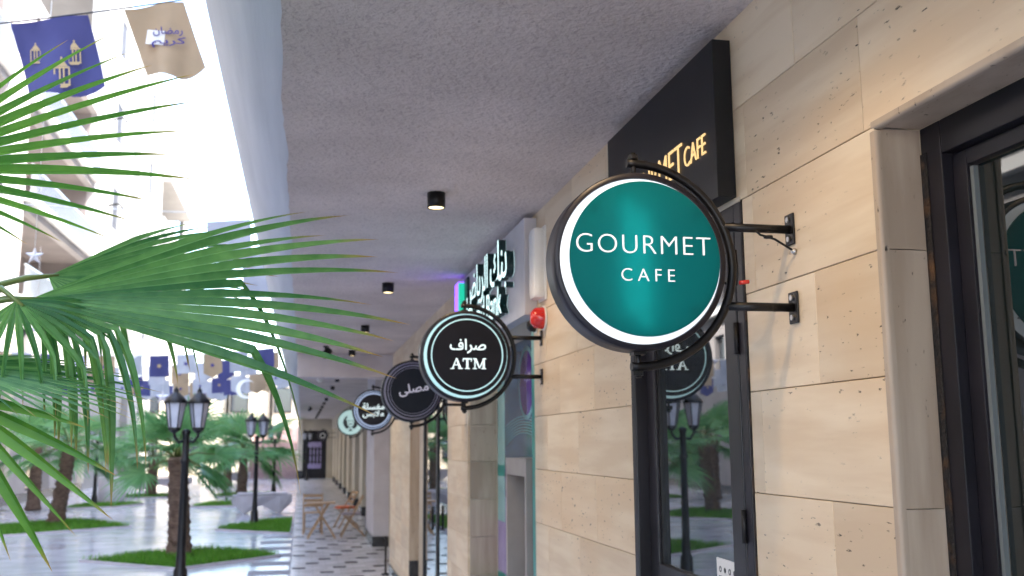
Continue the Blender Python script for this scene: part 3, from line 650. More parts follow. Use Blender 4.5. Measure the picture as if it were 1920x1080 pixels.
def lau_face(t, c, y):
    letters('\uFE94\uFEE0\uFEB4\uFED0\uFEE3', FACE_Y(c.x, y, c.z+.045), width=.275, depth=.002, bold=.008, m=CYANL, parent=t)
    letters('\uFEB2\uFE91\uFEFC\uFEE3', FACE_Y(c.x, y, c.z-.052), width=.265, depth=.002, bold=.008, m=CYANL, parent=t)
    ring(.196, .214, c, y-c.y-.002, y-c.y).build('ring_line', BLUER, t)
round_sign('round_sign', 'round black sign with two lines of white Arabic and a pale blue rim', 12.75, 2.345, BLACKF, BLUER, lau_face, x=.87)
def barb_face(t, c, y):
    F = FACE_Y(c.x, y, c.z); D = lambda m, pl, z=0, nm='emblem': MB().prism(pl, F @ Matrix.Translation((0, 0, z)), .002).build(nm, m, t)
    disc(.145, c, y-c.y-.002, y-c.y, 40).build('emblem_disc', DARKPR, t)
    D(PALEGR, [(-.075, .06), (.075, .06), (.06, .155), (-.06, .155)], .003); D(PALEGR, [(-.10, .045), (.10, .045), (.10, .065), (-.10, .065)], .0055)
    D(PALEGR, [(-.07, .04), (-.055, -.06), (0, -.10), (.055, -.06), (.07, .04)], .003)
    D(DARKPR, [(-.045, .01), (-.015, .01), (-.015, .025), (-.045, .025)], .0055); D(DARKPR, [(.015, .01), (.045, .01), (.045, .025), (.015, .025)], .0055)
    D(DARKPR, [(-.05, -.035), (0, -.02), (.05, -.035), (.0, -.045)], .0055)
    D(PALEGR, [(-.03, -.10), (.03, -.10), (.10, -.17), (-.10, -.17)], .003); D(DARKPR, [(0, -.11), (.04, -.17), (-.04, -.17)], .0055)
round_sign('round_sign', 'round pale green sign with a bearded man emblem, partly behind the blue rimmed sign', 20.1, 2.34, PALEGR, PALEGR, barb_face, x=.93)
def cres_face(t, c, y):
    ring(.09, .14, c+Vector((0, 0, -.02)), y-c.y-.002, y-c.y, 40).build('emblem', WHITEPR, t)
round_sign('round_sign', 'small dark round sign with a white ring, before the far door', 50, 2.33, BLACKF, GREYR, cres_face, x=.98, wall=FX)

# black box sign over the café door
t = thing('box_sign', 'black box sign with gold GOURMET CAFE letters under the soffit', 'sign', (WX, 3.5, 2.7))
MB().box(WX-.065, WX-.002, 2.905, 4.06, DOORTOP+.016, 3.235).build('box', SIGNBOX, t, bevel=.002)
letters('GOURMET', FACE_X(WX-.0655, 3.50, 2.915), width=.62, height=.108, depth=.004, bold=-.014, m=GOLDL, parent=t)
letters('CAFE', FACE_X(WX-.0655, 3.078, 2.905), width=.19, height=.07, depth=.004, bold=-.010, m=GOLDL, parent=t)
# bank sign
t = thing('bank_sign', 'pale wall sign reading Riyad Bank in lit raised letters with purple end', 'sign', (WX, 6.9, 2.68))
MB().box(WX-.08, WX-.002, 5.70, 8.20, 2.675, 3.262).build('panel', PANELW, t, bevel=.003)
MB().box(WX-.125, WX-.0805, 7.985, 8.19, 2.70, 3.235).build('end_stripe', PURL, t)
MB().prism([(-.06, -.26), (.06, -.26), (.01, .25), (-.06, .26)], FACE_X(WX-.0805, 7.90, 2.96), .05).build('end_stripe', GRNL, t)
MB().box(WX-.10, WX-.0805, 7.70, 7.835, 2.72, 3.23).build('backing', TEALSIDE, t)
letters('\uFEDA\uFEE8\uFE91', FACE_X(WX-.0805, 6.26, 3.06), width=.56, depth=.05, bold=.0, m=BANKL, parent=t, side=TEALSIDE, step=.0003)
letters('\uFEBD\uFE8E\uFEF3\uFEAE\uFEDF\uFE8D', FACE_X(WX-.0805, 7.08, 3.06), width=.90, depth=.05, bold=.0, m=BANKL, parent=t, side=TEALSIDE, step=.0003)
letters('Bank', FACE_X(WX-.0805, 6.42, 2.835), width=.52, depth=.05, bold=.0, m=BANKL, parent=t, side=TEALSIDE)
letters('Riyad', FACE_X(WX-.0805, 7.08, 2.81), width=.62, depth=.05, bold=.0, m=BANKL, parent=t, side=TEALSIDE)
# emergency light and alarm
t = thing('emergency_light', 'long white rounded wall light box beside the bank sign', 'wall light', (WX, 5.55, 2.73))
MB().box(WX-.075, WX-.002, 5.47, 5.62, 2.745, 3.16).build('housing', WHITEP, t, bevel=.03); MB().box(WX-.012, WX-.001, 5.455, 5.635, 2.735, 3.17).build('back_plate', WHITEP, t, bevel=.004)
t = thing('fire_alarm', 'red dome fire alarm sounder under the white wall light', 'alarm', (WX, 5.55, 2.62))
MB().lathe([(.0, -.085), (.035, -.082), (.058, -.06), (.064, -.02), (.064, -.002)], (WX, 5.53, 2.635), 'x', 24).build('dome', REDP, t); MB().lathe([(.072, -.012), (.072, -.001)], (WX, 5.53, 2.635), 'x', 24).build('back_plate', WHITEP, t)
t = thing('small_bell', 'small dark bell sounder left of the red alarm', 'bell', (WX, 5.72, 2.61))
MB().lathe([(.0, -.06), (.02, -.058), (.036, -.04), (.04, -.015), (.04, -.002)], (WX, 5.735, 2.615), 'x', 20).build('dome', BLACKM, t); MB().lathe([(.046, -.01), (.046, -.001)], (WX, 5.735, 2.615), 'x', 20).build('back_plate', WHITEP, t)
# cash machine
t = thing('cash_machine', 'grey beige cash machine surround standing in the bank shopfront', 'cash machine', (WX+.1, 6.4, 0))
KX = WX-.01
MB().box(KX, BX-.005, 6.02, 6.06, 0, 1.83).build('side_panel', BEIGEM, t, bevel=.003); MB().box(KX, BX-.005, 6.60, 6.64, 0, 1.83).build('side_panel', BEIGEM, t, bevel=.003)
MB().box(KX+.001, BX-.005, 6.061, 6.599, 1.72, 1.829).build('head_panel', BEIGEM, t, bevel=.003); MB().box(KX+.001, BX-.005, 6.061, 6.599, 0, .72).build('base_panel', BEIGEM, t, bevel=.003)
MB().box(KX+.12, BX-.006, 6.061, 6.599, .721, 1.719).build('fascia', DARKIN, t); MB().box(KX+.112, KX+.1195, 6.16, 6.50, 1.25, 1.52).build('screen', NAVYF, t); MB().box(KX+.09, KX+.1195, 6.2, 6.46, 1.0, 1.06).build('keypad', STEEL, t)

# ------------------------------------------------------------------ facing building on the left
LX = -9.4
def holed(x, y0, y1, z0, z1, holes, depth, m, name, parent):
    ysl = sorted({y0, y1, *[h[0] for h in holes], *[h[1] for h in holes]}); zsl = sorted({z0, z1, *[h[2] for h in holes], *[h[3] for h in holes]})
    mb = MB()
    for a, b in zip(ysl, ysl[1:]):
        for c_, d_ in zip(zsl, zsl[1:]):
            my, mz = (a+b)/2, (c_+d_)/2
            if any(h[0] < my < h[1] and h[2] < mz < h[3] for h in holes): continue
            mb.add([(x, a, c_), (x, b, c_), (x, b, d_), (x, a, d_)], [(0, 1, 2, 3)])
    for h0, h1, g0, g1 in holes:
        q_ = x-depth
        mb.add([(x, h0, g0), (x, h1, g0), (x, h1, g1), (x, h0, g1), (q_, h0, g0), (q_, h1, g0), (q_, h1, g1), (q_, h0, g1)], [(0, 1, 5, 4), (1, 2, 6, 5), (2, 3, 7, 6), (3, 0, 4, 7)])
    q_ = x-.6-depth
    mb.add([(x, y0, z0), (x, y0, z1), (q_, y0, z1), (q_, y0, z0)], [(0, 1, 2, 3)]); mb.add([(x, y1, z0), (x, y1, z1), (q_, y1, z1), (q_, y1, z0)], [(0, 1, 2, 3)])
    mb.add([(x, y0, z1), (x, y1, z1), (x-10, y1, z1), (x-10, y0, z1)], [(0, 1, 2, 3)])
    return mb.build(name, m, parent, fix=False)
def win(parent, x, y0, y1, z0, z1, depth=.18, pane=None):
    pane = pane or WGLASS
    w = MB().box(x-depth-.03, x-depth, y0, y1, z0, z1).build('window', FRAME, parent)
    MB().box(x-depth, x-depth+.012, y0+.08, (y0+y1)/2-.03, z0+.08, z1-.08).build('pane', pane, w); MB().box(x-depth, x-depth+.012, (y0+y1)/2+.03, y1-.08, z0+.08, z1-.08).build('pane', pane, w)
    MB().box(x-.02, x+.05, y0-.06, y1+.06, z0-.07, z0-.002).build('sill', WHITEW, w)
def railing(parent, x, y0, y1, z0, h=1.05):
    r = MB().box(x-.03, x+.03, y0, y1, z0+h-.06, z0+h).build('railing', STEEL, parent); n = int((y1-y0)/.14)
    MB().box(x-.02, x+.02, y0, y1, z0+.05, z0+.09).build('rail', STEEL, r)
    mb = MB()
    for k in range(n): mb.box(x-.012, x+.012, y0+(k+.5)*(y1-y0)/n-.012, y0+(k+.5)*(y1-y0)/n+.012, z0+.09, z0+h-.06)
    b = mb.build('balusters', STEEL, r); b['kind'] = 'stuff'
BA = thing('balcony_building', 'pale building on the left with deep shaded loggias and metal railings', 'building', (LX, 20, 0))
holes = []; logs = []; wins = []
for z in (6.9, 10.35, 13.8):
    for y0 in (-6, 8, 22, 35.5): logs.append((y0, y0+10.8, z, z+2.95))
for y0 in (-4, 3, 10, 17, 24, 31, 38): holes.append((y0, y0+3.4, 0.3, 3.0)); 
for y0 in (-2, 6, 14, 20, 29, 36, 43): holes.append((y0, y0+1.2, 4.2, 5.9)); wins.append((y0, y0+1.2, 4.2, 5.9))
holed(LX, -14, 47, 0, 17.4, holes+logs, .3, MAUVEW, 'wall', BA)
MB().box(LX-.06, LX+.05, -14, 47, 0, .3).build('plinth', BLACKST, BA)
for h in wins: win(BA, LX, *h)
for (y0, y1, z0, z1) in logs:
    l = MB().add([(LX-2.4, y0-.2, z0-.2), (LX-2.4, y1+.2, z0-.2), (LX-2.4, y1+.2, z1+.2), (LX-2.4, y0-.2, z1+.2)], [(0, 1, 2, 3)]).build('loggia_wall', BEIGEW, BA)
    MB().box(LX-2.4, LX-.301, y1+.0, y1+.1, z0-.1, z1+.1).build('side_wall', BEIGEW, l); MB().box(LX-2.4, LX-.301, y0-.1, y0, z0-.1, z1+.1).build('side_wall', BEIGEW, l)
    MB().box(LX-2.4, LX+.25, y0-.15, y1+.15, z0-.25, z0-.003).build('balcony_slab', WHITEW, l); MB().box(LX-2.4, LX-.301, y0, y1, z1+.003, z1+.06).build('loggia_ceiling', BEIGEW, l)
    MB().box(LX-2.39, LX-2.3, y0+3, y0+5, z0, z0+2.3).build('balcony_door', WGLASS, l)
    railing(BA, LX+.2, y0-.12, y1+.12, z0)
for (y0, y1, z0, z1) in holes[:7]:
    d = MB().box(LX-.34, LX-.3, y0, y1, z0, z1).build('shopfront', FRAME, BA); MB().box(LX-.299, LX-.29, y0+.1, y1-.1, z0+.1, z1-.1).build('pane', GLASSR, d)
for y0 in (-8, 0, 7, 14, 21, 28, 35.0, 46.6): MB().box(LX-.02, LX+.16, y0-.25, y0+.25, .31, 6.5).build('pilaster', CREAM, BA)
BB = thing('white_tower_building', 'tall white building in full sun behind the loggias', 'building', (LX, 60, 0))
holes = []; wins = []
for z in (3.6, 8.0, 12.4, 16.8, 21.2):
    for y0, w in ((50.6, 1.5), (61.3, 1.3)):
        holes.append((y0, y0+w, z, z+2.1)); wins.append((y0, y0+w, z, z+2.1))
for z in (11.4, 15.8): holes.append((67, 79, z, z+3.2))
holed(LX+.02, 47.1, 82, 0, 25, holes, .09, TOWERW, 'wall', BB)
for h in wins: win(BB, LX+.02, *h, .05, DARKPANE)
MB().box(LX+.03, LX+.35, 55.9, 59.2, 0, 24.6).build('pilaster', TOWERW, BB)
for z in (11.4, 15.8):
    MB().box(LX-2, LX-1.9, 66.9, 79.1, z-.1, z+3.3).build('loggia_wall', TOWERW, BB); MB().box(LX-1.9, LX+.6, 66.8, 79.2, z+3.206, z+3.6).build('canopy', TOWERW, BB); MB().box(LX+.03, LX+.2, 66.9, 79.1, z, z+.9).build('parapet', TOWERW, BB)
for z in (4.5, 13.3, 17.6): 
    MB().tube([(LX+.02, 49.6, z), (LX+.5, 49.6, z+.1), (LX+.7, 49.6, z-.15)], .05, 8).build('wall_lamp', BLACKM, BB)
BE = thing('end_building', 'low cream building closing the courtyard behind the stair', 'building', (-6, 66, 0))
mb = MB().box(-14, 3, 66, 74, 0, 6.4).build('wall', CREAM, BE)
for k in range(5):
    for j in range(2):
        x0 = -12.6+2.7*k; w = MB().box(x0, x0+1.1, 65.94, 65.995, .9+3*j, 2.5+3*j).build('window', FRAME, BE); MB().box(x0+.08, x0+1.02, 65.925, 65.94, .98+3*j, 2.42+3*j).build('pane', WGLASS, w); MB().box(x0-.25, x0-.12, 65.9, 65.995, 0, 6.2).build('pilaster', WHITEW, BE)
# stair
t = thing('staircase', 'broad flight of reddish stone steps at the far end of the courtyard', 'staircase', (-1.3, 57.5, 0))
for k in range(18):
    yy = 57.5+.33*k+(1.2 if k > 8 else 0); z0 = .165*k
    MB().box(-2.9, -.26, yy, yy+.36+(1.2 if k == 8 else 0), z0, z0+.163).build('step', STEPM if k != 8 else STEPW, t, bevel=.008)
MB().box(-2.9, -.26, 57.86, 65, -.02, .16).build('base', STEPM, t)
MB().box(-3.1, -2.91, 57.4, 65, 0, 3.4).build('side_wall', CREAM, t)

# ------------------------------------------------------------------ planting beds, grass
def bed(poly, seed, n, lab):
    random.seed(seed); xs = [p[0] for p in poly]; ys = [p[1] for p in poly]
    t = thing('planting_bed', lab, 'planting bed', ((min(xs)+max(xs))/2, (min(ys)+max(ys))/2, 0), 'grass beds in the courtyard paving')
    MB().prism(poly, Matrix.Translation((0, 0, .004)), .03).build('soil', SOIL, t)
    for a, b in zip(poly, poly[1:]+poly[:1]): MB().bar((*a, .025), (*b, .025), .035, .05).build('kerb_edge', CONCP, t)
    def inside(x, y):
        r = False
        for (x1, y1), (x2, y2) in zip(poly, poly[1:]+poly[:1]):
            if (y1 > y) != (y2 > y) and x < (x2-x1)*(y-y1)/(y2-y1)+x1: r = not r
        return r
    v = []; f = []; at = []
    cnt = 0; at_skip = 0
    while cnt < n:
        x = random.uniform(min(xs), max(xs)); y = random.uniform(min(ys), max(ys))
        if not inside(x, y): continue
        if math.sin(3.1*x+1.7*y)+math.sin(2.3*y-1.1*x)+.5*math.sin(9*x+5*y) > 1.25 and random.random() < .75: cnt += 1; at_skip += 1; continue
        cnt += 1; h = random.uniform(.05, .13); a = random.uniform(0, 6.28); w = random.uniform(.004, .008); l = random.uniform(0, .05); b = random.uniform(0, 6.28)
        i = len(v); dx, dy = math.cos(a)*w, math.sin(a)*w; lx, ly = math.cos(b)*l, math.sin(b)*l
        v += [(x-dx, y-dy, .03), (x+dx, y+dy, .03), (x+dx*.7+lx*.4, y+dy*.7+ly*.4, .03+h*.6), (x-dx*.7+lx*.4, y-dy*.7+ly*.4, .03+h*.6), (x+lx, y+ly, .03+h)]
        f += [(i, i+1, i+2, i+3), (i+3, i+2, i+4)]; at += [0, 0, .6, .6, .9]
    me = bpy.data.meshes.new('grass'); me.from_pydata(v, [], f); me.materials.append(GRASS)
    A = me.attributes.new('along', 'FLOAT', 'POINT'); A.data.foreach_set('value', at)
    A = me.attributes.new('tone', 'FLOAT', 'POINT'); A.data.foreach_set('value', [q_ for b_ in range(n-at_skip) for q_ in [random.random()]*5])
    o = link(bpy.data.objects.new('grass', me), t); o['kind'] = 'stuff'
bed([(-3.58, 18.2), (-1.6, 19.5), (-.32, 18.1), (-1.84, 16.6)], 1, 9000, 'green grass bed around the palm behind the nearest lamp post')
bed([(-7.7, 25.4), (-5.6, 27.9), (-3.9, 25.4), (-6.2, 23.6)], 2, 9000, 'green grass bed around the leaning palm on the left')
bed([(-1.85, 23.9), (-1.0, 25.9), (-.2, 26.4), (-.2, 22.4)], 3, 6000, 'green grass bed beside the arcade under the second lamp post')
bed([(-3.3, 32.7), (-2.9, 34.6), (-1.6, 34.6), (-1.7, 32.7)], 4, 3000, 'small green grass bed left of the boat shaped bench')
bed([(-7.0, 33.2), (-6.7, 34.8), (-5.0, 35.0), (-5.7, 33.4)], 5, 3500, 'small green grass bed before the round planter')
bed([(-6.5, 39.0), (-6.2, 40.6), (-4.2, 40.6), (-4.5, 39.0)], 6, 3500, 'green grass bed under the far left palm')
bed([(-3.1, 38.8), (-2.9, 40.6), (-1.2, 40.6), (-1.0, 38.8)], 7, 3500, 'green grass bed under the far palm by the stair')
bed([(-2.7, 1.9), (-2.6, 4.1), (-.75, 4.0), (-.8, 2.0)], 8, 5000, 'grass bed at the foot of the foreground palm')

# ------------------------------------------------------------------ fan palms
def frond_mesh(hub, A, N, L, th0, th1, nseg, fuse=.5, grav=1.0, flop=.25, st=11, seed=0, ragged=.08, kink=.62, m=LEAF, cup=.0, steep=None, drop=1.0):
    rnd = random.Random(seed); A = Vector(A).normalized(); N = Vector(N); N = (N-A*N.dot(A)).normalized(); B = N.cross(A)
    v = []; f = []; at = []; tone = []
    dth = (th1-th0)/nseg
    G = Vector((0, 0, -1))
    for k in range(nseg):
        th = th0+(k+.5)*dth; u = A*math.cos(th)+B*math.sin(th)
        Lk = L*(1-.50*(abs(th)/max(abs(th0), abs(th1)))**2)*(1+rnd.uniform(-ragged, ragged))
        fl = rnd.random() < (steep(th) if steep else flop); kk = (kink(th) if callable(kink) else kink)+rnd.uniform(-.05, .07); fz = fuse*(1+rnd.uniform(-.12, .12))
        if fl and th < -.45: Lk *= drop
        side0 = (-A*math.sin(th)+B*math.cos(th)); d = (u+N*cup).normalized(); p = Vector(hub); n = N.copy(); ds = Lk/(st-1); tw = rnd.uniform(-.35, .35)
        base = len(v); tk = rnd.random()
        for i in range(st):
            s = i/(st-1); r = s*Lk
            full = math.tan(dth/2)*r
            w = full if s < fz else math.tan(dth/2)*fz*Lk*max(.02, (1-(s-fz)/(1-fz)))**.8*(1.0 if s < .999 else .1)
            if s > fz: w *= .97
            sd = side0-d*side0.dot(d); sd.normalize(); nn = d.cross(sd)
            if nn.dot(N) < 0 and i < 2: nn = -nn
            nn = sd.cross(d) if sd.cross(d).dot(n) > 0 else d.cross(sd); n = nn
            if s > fz:
                a = tw*(s-fz)/(1-fz); sd = sd*math.cos(a)+nn*math.sin(a)
            foldh = w*(.62 if s < fz else .6)
            v += [p-sd*w+nn*foldh, p.copy(), p+sd*w+nn*foldh]; at += [s, s, s]; tone += [min(1, tk*.6+.5), tk*.6, tk*.6-.15]  # random tone per segment; one edge paler, pleat shading put into the colour
            # bend towards the ground
            g = grav*.05*(s**1.2)*(2.2 if s > fz else 1)
            if fl and kk-.035 < s <= kk+.035: g += 1.5
            if fl and s > kk+.035: g += .16
            d = (d+G*g+Vector((rnd.uniform(-.012, .012), rnd.uniform(-.012, .012), 0))*(1 if s > fz else 0)).normalized()
            p = p+d*ds
        for i in range(st-1):
            b = base+3*i; f += [(b, b+1, b+4, b+3), (b+1, b+2, b+5, b+4)]
    me = bpy.data.meshes.new('frond'); me.from_pydata([tuple(x) for x in v], [], f); me.materials.append(m)
    Aa = me.attributes.new('along', 'FLOAT', 'POINT'); Aa.data.foreach_set('value', at)
    Ab = me.attributes.new('tone', 'FLOAT', 'POINT'); Ab.data.foreach_set('value', tone)
    return me
def trunk(t, base, top, r0, r1, n=12, seed=0):
    rnd = random.Random(seed); base, top = Vector(base), Vector(top); mb = MB(); pts = []; rs = []
    k = 26
    for i in range(k+1):
        s = i/k; p = base.lerp(top, s)+Vector((math.sin(s*3)*.02, math.cos(s*2.5)*.02, 0)); pts.append(p); rs.append((r0+(r1-r0)*s)*(1.10 if i % 2 else .96)*(1.25-.25*min(1, s*6)))
    mb.tube(pts, rs, n); mb.v = [(x+rnd.uniform(-.012, .012), y+rnd.uniform(-.012, .012), z) for x, y, z in mb.v]
    o = mb.build('trunk', BARK, t)
    # old leaf bases
    mb = MB()
    for i in range(70):
        s = rnd.uniform(.08, 1); a = rnd.uniform(0, 6.28); p = base.lerp(top, s); r = (r0+(r1-r0)*s); u = Vector((math.cos(a), math.sin(a), 0)); w = Vector((-u.y, u.x, 0))
        q0 = p+u*r*.9; h = rnd.uniform(.05, .11)
        mb.add([q0-w*.04, q0+w*.04, q0+u*.035+w*.02+Vector((0, 0, h)), q0+u*.035-w*.02+Vector((0, 0, h)), q0+Vector((0, 0, h*.6))-u*.02], [(0, 1, 2, 3), (0, 3, 4), (1, 4, 2), (3, 2, 4)])
    b = mb.build('leaf_bases', BARK, o); b['kind'] = 'stuff'
# foreground palm: crown just outside the frame on the left
FP = thing('fan_palm', 'near fan palm whose large pleated fronds reach in from the left', 'palm', (-1.62, 2.95, 0), 'fan palms')
trunk(FP, (-1.62, 2.95, 0), (-1.60, 2.95, 1.85), .17, .13, 16, 4)
CR = Vector((-1.60, 2.95, 1.9))
def frond(hub, A, N, L, t0, t1, n, seed, **k):
    me = frond_mesh(hub, A, N, L, R_(t0), R_(t1), n, seed=seed, st=16, **k); o = link(bpy.data.objects.new('frond', me), FP)
    hub = Vector(hub); A_ = Vector(A).normalized(); mid = CR.lerp(hub-A_*.12, .55)+Vector((0, 0, .10))
    MB().tube([CR, CR.lerp(mid, .5)+Vector((0, 0, .05)), mid, hub-A_*.06, hub+A_*.03], [.02, .014, .011, .010, .005], 7).build('petiole', PET, o)
frond((-.735, 2.90, 2.325), (1, .06, .03), (-.05, -.80, .62), 1.0, -72, 34, 25, 1, drop=.74, fuse=.55, grav=.28, kink=lambda th: .34 if th < -.45 else (.60 if th < .1 else .52), steep=lambda th: .85 if th < -.45 else (.55 if th < -.2 else .15))
frond((-.77, 3.22, 2.44), (.95, .25, .16), (-.1, -.70, .70), .66, -85, 34, 26, 2, fuse=.55, grav=.3, steep=lambda th: .9 if th < -.5 else .08)
frond((-1.06, 2.80, 2.64), (.93, .0, .32), (-.10, -.98, .20), .76, -50, 34, 14, 3, fuse=.38, grav=.2, flop=.0, m=LEAFY)
frond((-.835, 2.62, 2.06), (.72, -.1, -.68), (-.30, -.90, -.25), .50, -44, 38, 7, 4, fuse=.36, grav=.2, flop=.0, m=LEAFY)
frond((-.88, 2.72, 2.13), (1, .1, -.14), (.02, -.34, .94), .50, -55, 60, 24, 5, fuse=.5, grav=.22, flop=.0)
frond((-.76, 2.86, 2.315), (.45, -.25, -.35), (.2, -.75, .60), .42, -75, 62, 14, 6, fuse=.30, grav=1.3, flop=.5)
for k, (az, el, L) in enumerate(((150, 50, .9), (190, 20, .95), (230, 40, .9), (110, 35, .9), (265, 5, .9), (130, -5, .85), (215, -15, .85), (80, 62, .9))):
    a, e = R_(az), R_(el); A = Vector((math.cos(a)*math.cos(e), math.sin(a)*math.cos(e), math.sin(e))); hb = CR+A*.6+Vector((0, 0, .1)); up_ = Vector((0, 0, 1)) if el < 55 else Vector((-math.cos(a), -math.sin(a), .3))
    frond(hb, A, up_, L, -105, 105, 34, 30+k, fuse=.5, grav=.9, flop=.3)

def far_palm(base, top, crown_r, nf, seed, lab):
    t = thing('fan_palm', lab, 'palm', base, 'fan palms'); trunk(t, base, top, .19, .15, 12, seed)
    rnd = random.Random(seed); T = Vector(top)
    for k in range(nf):
        az = 2.399*k+rnd.uniform(-.2, .2); el = R_(rnd.uniform(-38, 20)+48*((k % 4)/3.0)-6); A = Vector((math.cos(az)*math.cos(el), math.sin(az)*math.cos(el), math.sin(el)))
        pl = crown_r*rnd.uniform(.40, .62); hub = T+A*pl+Vector((0, 0, .06)); N = Vector((0, 0, 1)) if el < R_(60) else Vector((-A.x, -A.y, .4)); N = N+Vector((rnd.uniform(-.3, .3), rnd.uniform(-.5, .1), 0))
        me = frond_mesh(hub, A, N, crown_r*rnd.uniform(.62, .8), R_(-112), R_(112), 26, fuse=.45, grav=1.6, flop=.3, st=9, seed=seed*50+k, m=LEAF2)
        o = link(bpy.data.objects.new('frond', me), t); MB().tube([T+Vector((0, 0, -.05)), T.lerp(hub, .5)+Vector((0, 0, .05)), hub], [.022, .015, .01], 6).build('petiole', PET, o)
far_palm((-2.02, 18.4, 0), (-2.12, 18.4, 1.72), 1.10, 18, 41, 'fan palm right behind the nearest lamp post')
far_palm((-5.85, 26.6, 0), (-5.62, 26.7, 1.95), 1.45, 17, 42, 'fan palm with a leaning brown trunk at the left')
far_palm((-2.2, 39.5, 0), (-2.15, 39.5, 1.75), 1.9, 18, 43, 'far fan palm standing left of the stair')
far_palm((-5.5, 39.9, 0), (-5.42, 39.9, 1.5), 1.7, 17, 44, 'far fan palm in front of the second concrete bench')
far_palm((-7.9, 33.0, 0), (-7.9, 33.0, 1.9), 1.6, 14, 45, 'fan palm close to the left shopfronts')
far_palm((-3.4, 49.5, 0), (-3.4, 49.5, 1.9), 1.8, 12, 46, 'most distant fan palm before the end building')

# ------------------------------------------------------------------ lamp posts
def lamp_post(x, y, lab, h=2.10):
    t = thing('lamp_post', lab, 'lamp post', (x, y, 0), 'black lantern lamp posts')
    c = (x, y, 0); xc = x
    MB().lathe([(.13, 0), (.13, .03), (.095, .06), (.085, .32), (.065, .36), (.062, .5), (.055, .55), (.048, h-.42), (.06, h-.40), (.06, h-.36), (.045, h-.34), (.045, h-.05), (.062, h), (.03, h+.03)], c, 'z', 16).build('post', BLACKM, t)
    for s in (-1, 1):
        xa, x, yy = x, xc+.155*s*.92, y+.155*s*.38
        MB().tube([(xc, y, h-.12), (xc+.09*s, y+.036*s, h-.14), (x, yy, h-.06), (x, yy, h+.01)], .02, 8).build('arm', BLACKM, t)
        l = MB().lathe([(.03, h-.02), (.075, h+.02), (.08, h+.05), (.0, h+.05)], (x, yy, 0), 'z', 6, smooth=False).build('lantern', BLACKM, t)
        MB().lathe([(.072, h+.052), (.125, h+.37)], (x, yy, 0), 'z', 6, smooth=False).build('lantern_glass', LANTG, l)
        for k in range(6):
            a = math.pi/3*k; MB().bar((x+.078*math.cos(a), yy+.078*math.sin(a), h+.05), (x+.132*math.cos(a), yy+.132*math.sin(a), h+.37), .014, .014).build('glazing_bar', BLACKM, l)
        MB().lathe([(.15, h+.37), (.155, h+.385), (.11, h+.44), (.055, h+.50), (.03, h+.515), (.035, h+.54), (.012, h+.57), (.0, h+.60)], (x, yy, 0), 'z', 12).build('lantern_roof', BLACKM, l)
lamp_post(-1.50, 13.9, 'nearest black lamp post with glass lanterns, before the palm trunk')
lamp_post(-1.07, 25.2, 'black lamp post beside the boat shaped bench near the arcade')
lamp_post(-1.02, 39.9, 'distant thin black lamp post in front of the stair')
lamp_post(-6.43, 34.4, 'black lamp post beside the round concrete planter')
lamp_post(.28, 55.2, 'farthest black lamp post before the dark end door')

# ------------------------------------------------------------------ benches, planter
def bench(cx, cy, lab, L=1.62, ang=0):
    t = thing('concrete_bench', lab, 'bench', (cx, cy, 0), 'faceted concrete benches')
    xs = [-L/2, -L*.30, -.02, L*.30, L/2]; zb = [.30, .0, .24, .0, .30]; hw = [.20, .26, .30, .26, .20]; zt = [.53, .52, .505, .52, .54]; bw = [.10, .15, .12, .15, .10]
    vs = []; Rm = Matrix.Rotation(ang, 3, 'Z')
    for i in range(5):
        for yy, z in ((-hw[i], zt[i]), (hw[i], zt[i]), (bw[i], zb[i]), (-bw[i], zb[i])): q_ = Rm @ Vector((xs[i], yy, z)); vs.append((cx+q_.x, cy+q_.y, q_.z))
    fs = [(0, 1, 2, 3), (16, 19, 18, 17)]
    for i in range(4):
        for k in range(4): fs.append((4*i+k, 4*i+4+k, 4*i+4+(k+1) % 4, 4*i+(k+1) % 4))
    MB().add(vs, fs).build('body', CONC, t, bevel=.008)
    mb = MB().bar(tuple(Vector((cx, cy, .56))-Rm @ Vector((L*.42, 0, 0))), tuple(Vector((cx, cy, .56))+Rm @ Vector((L*.42, 0, 0))), .40, .05)
    mb.build('seat_slab', CONC, t, bevel=.01)
bench(-1.05, 29.3, 'faceted concrete bench beside the second lamp post')
bench(-5.9, 45.6, 'faceted concrete bench behind the far left palm', L=2.6)
bench(-3.6, 52.5, 'farthest faceted concrete bench near the stair', L=2.2)
t = thing('round_planter', 'round concrete planter drum beside the left lamp post', 'planter', (-6.35, 37.0, 0))
MB().lathe([(.44, 0), (.46, .02), (.46, .82), (.43, .84), (.38, .84), (.37, .74), (0, .74)], (-6.35, 37.0, 0), 'z', 40).build('drum', CONCP, t); MB().lathe([(.365, .742), (0, .76)], (-6.35, 37.0, 0), 'z', 30).build('soil', SOIL, t)

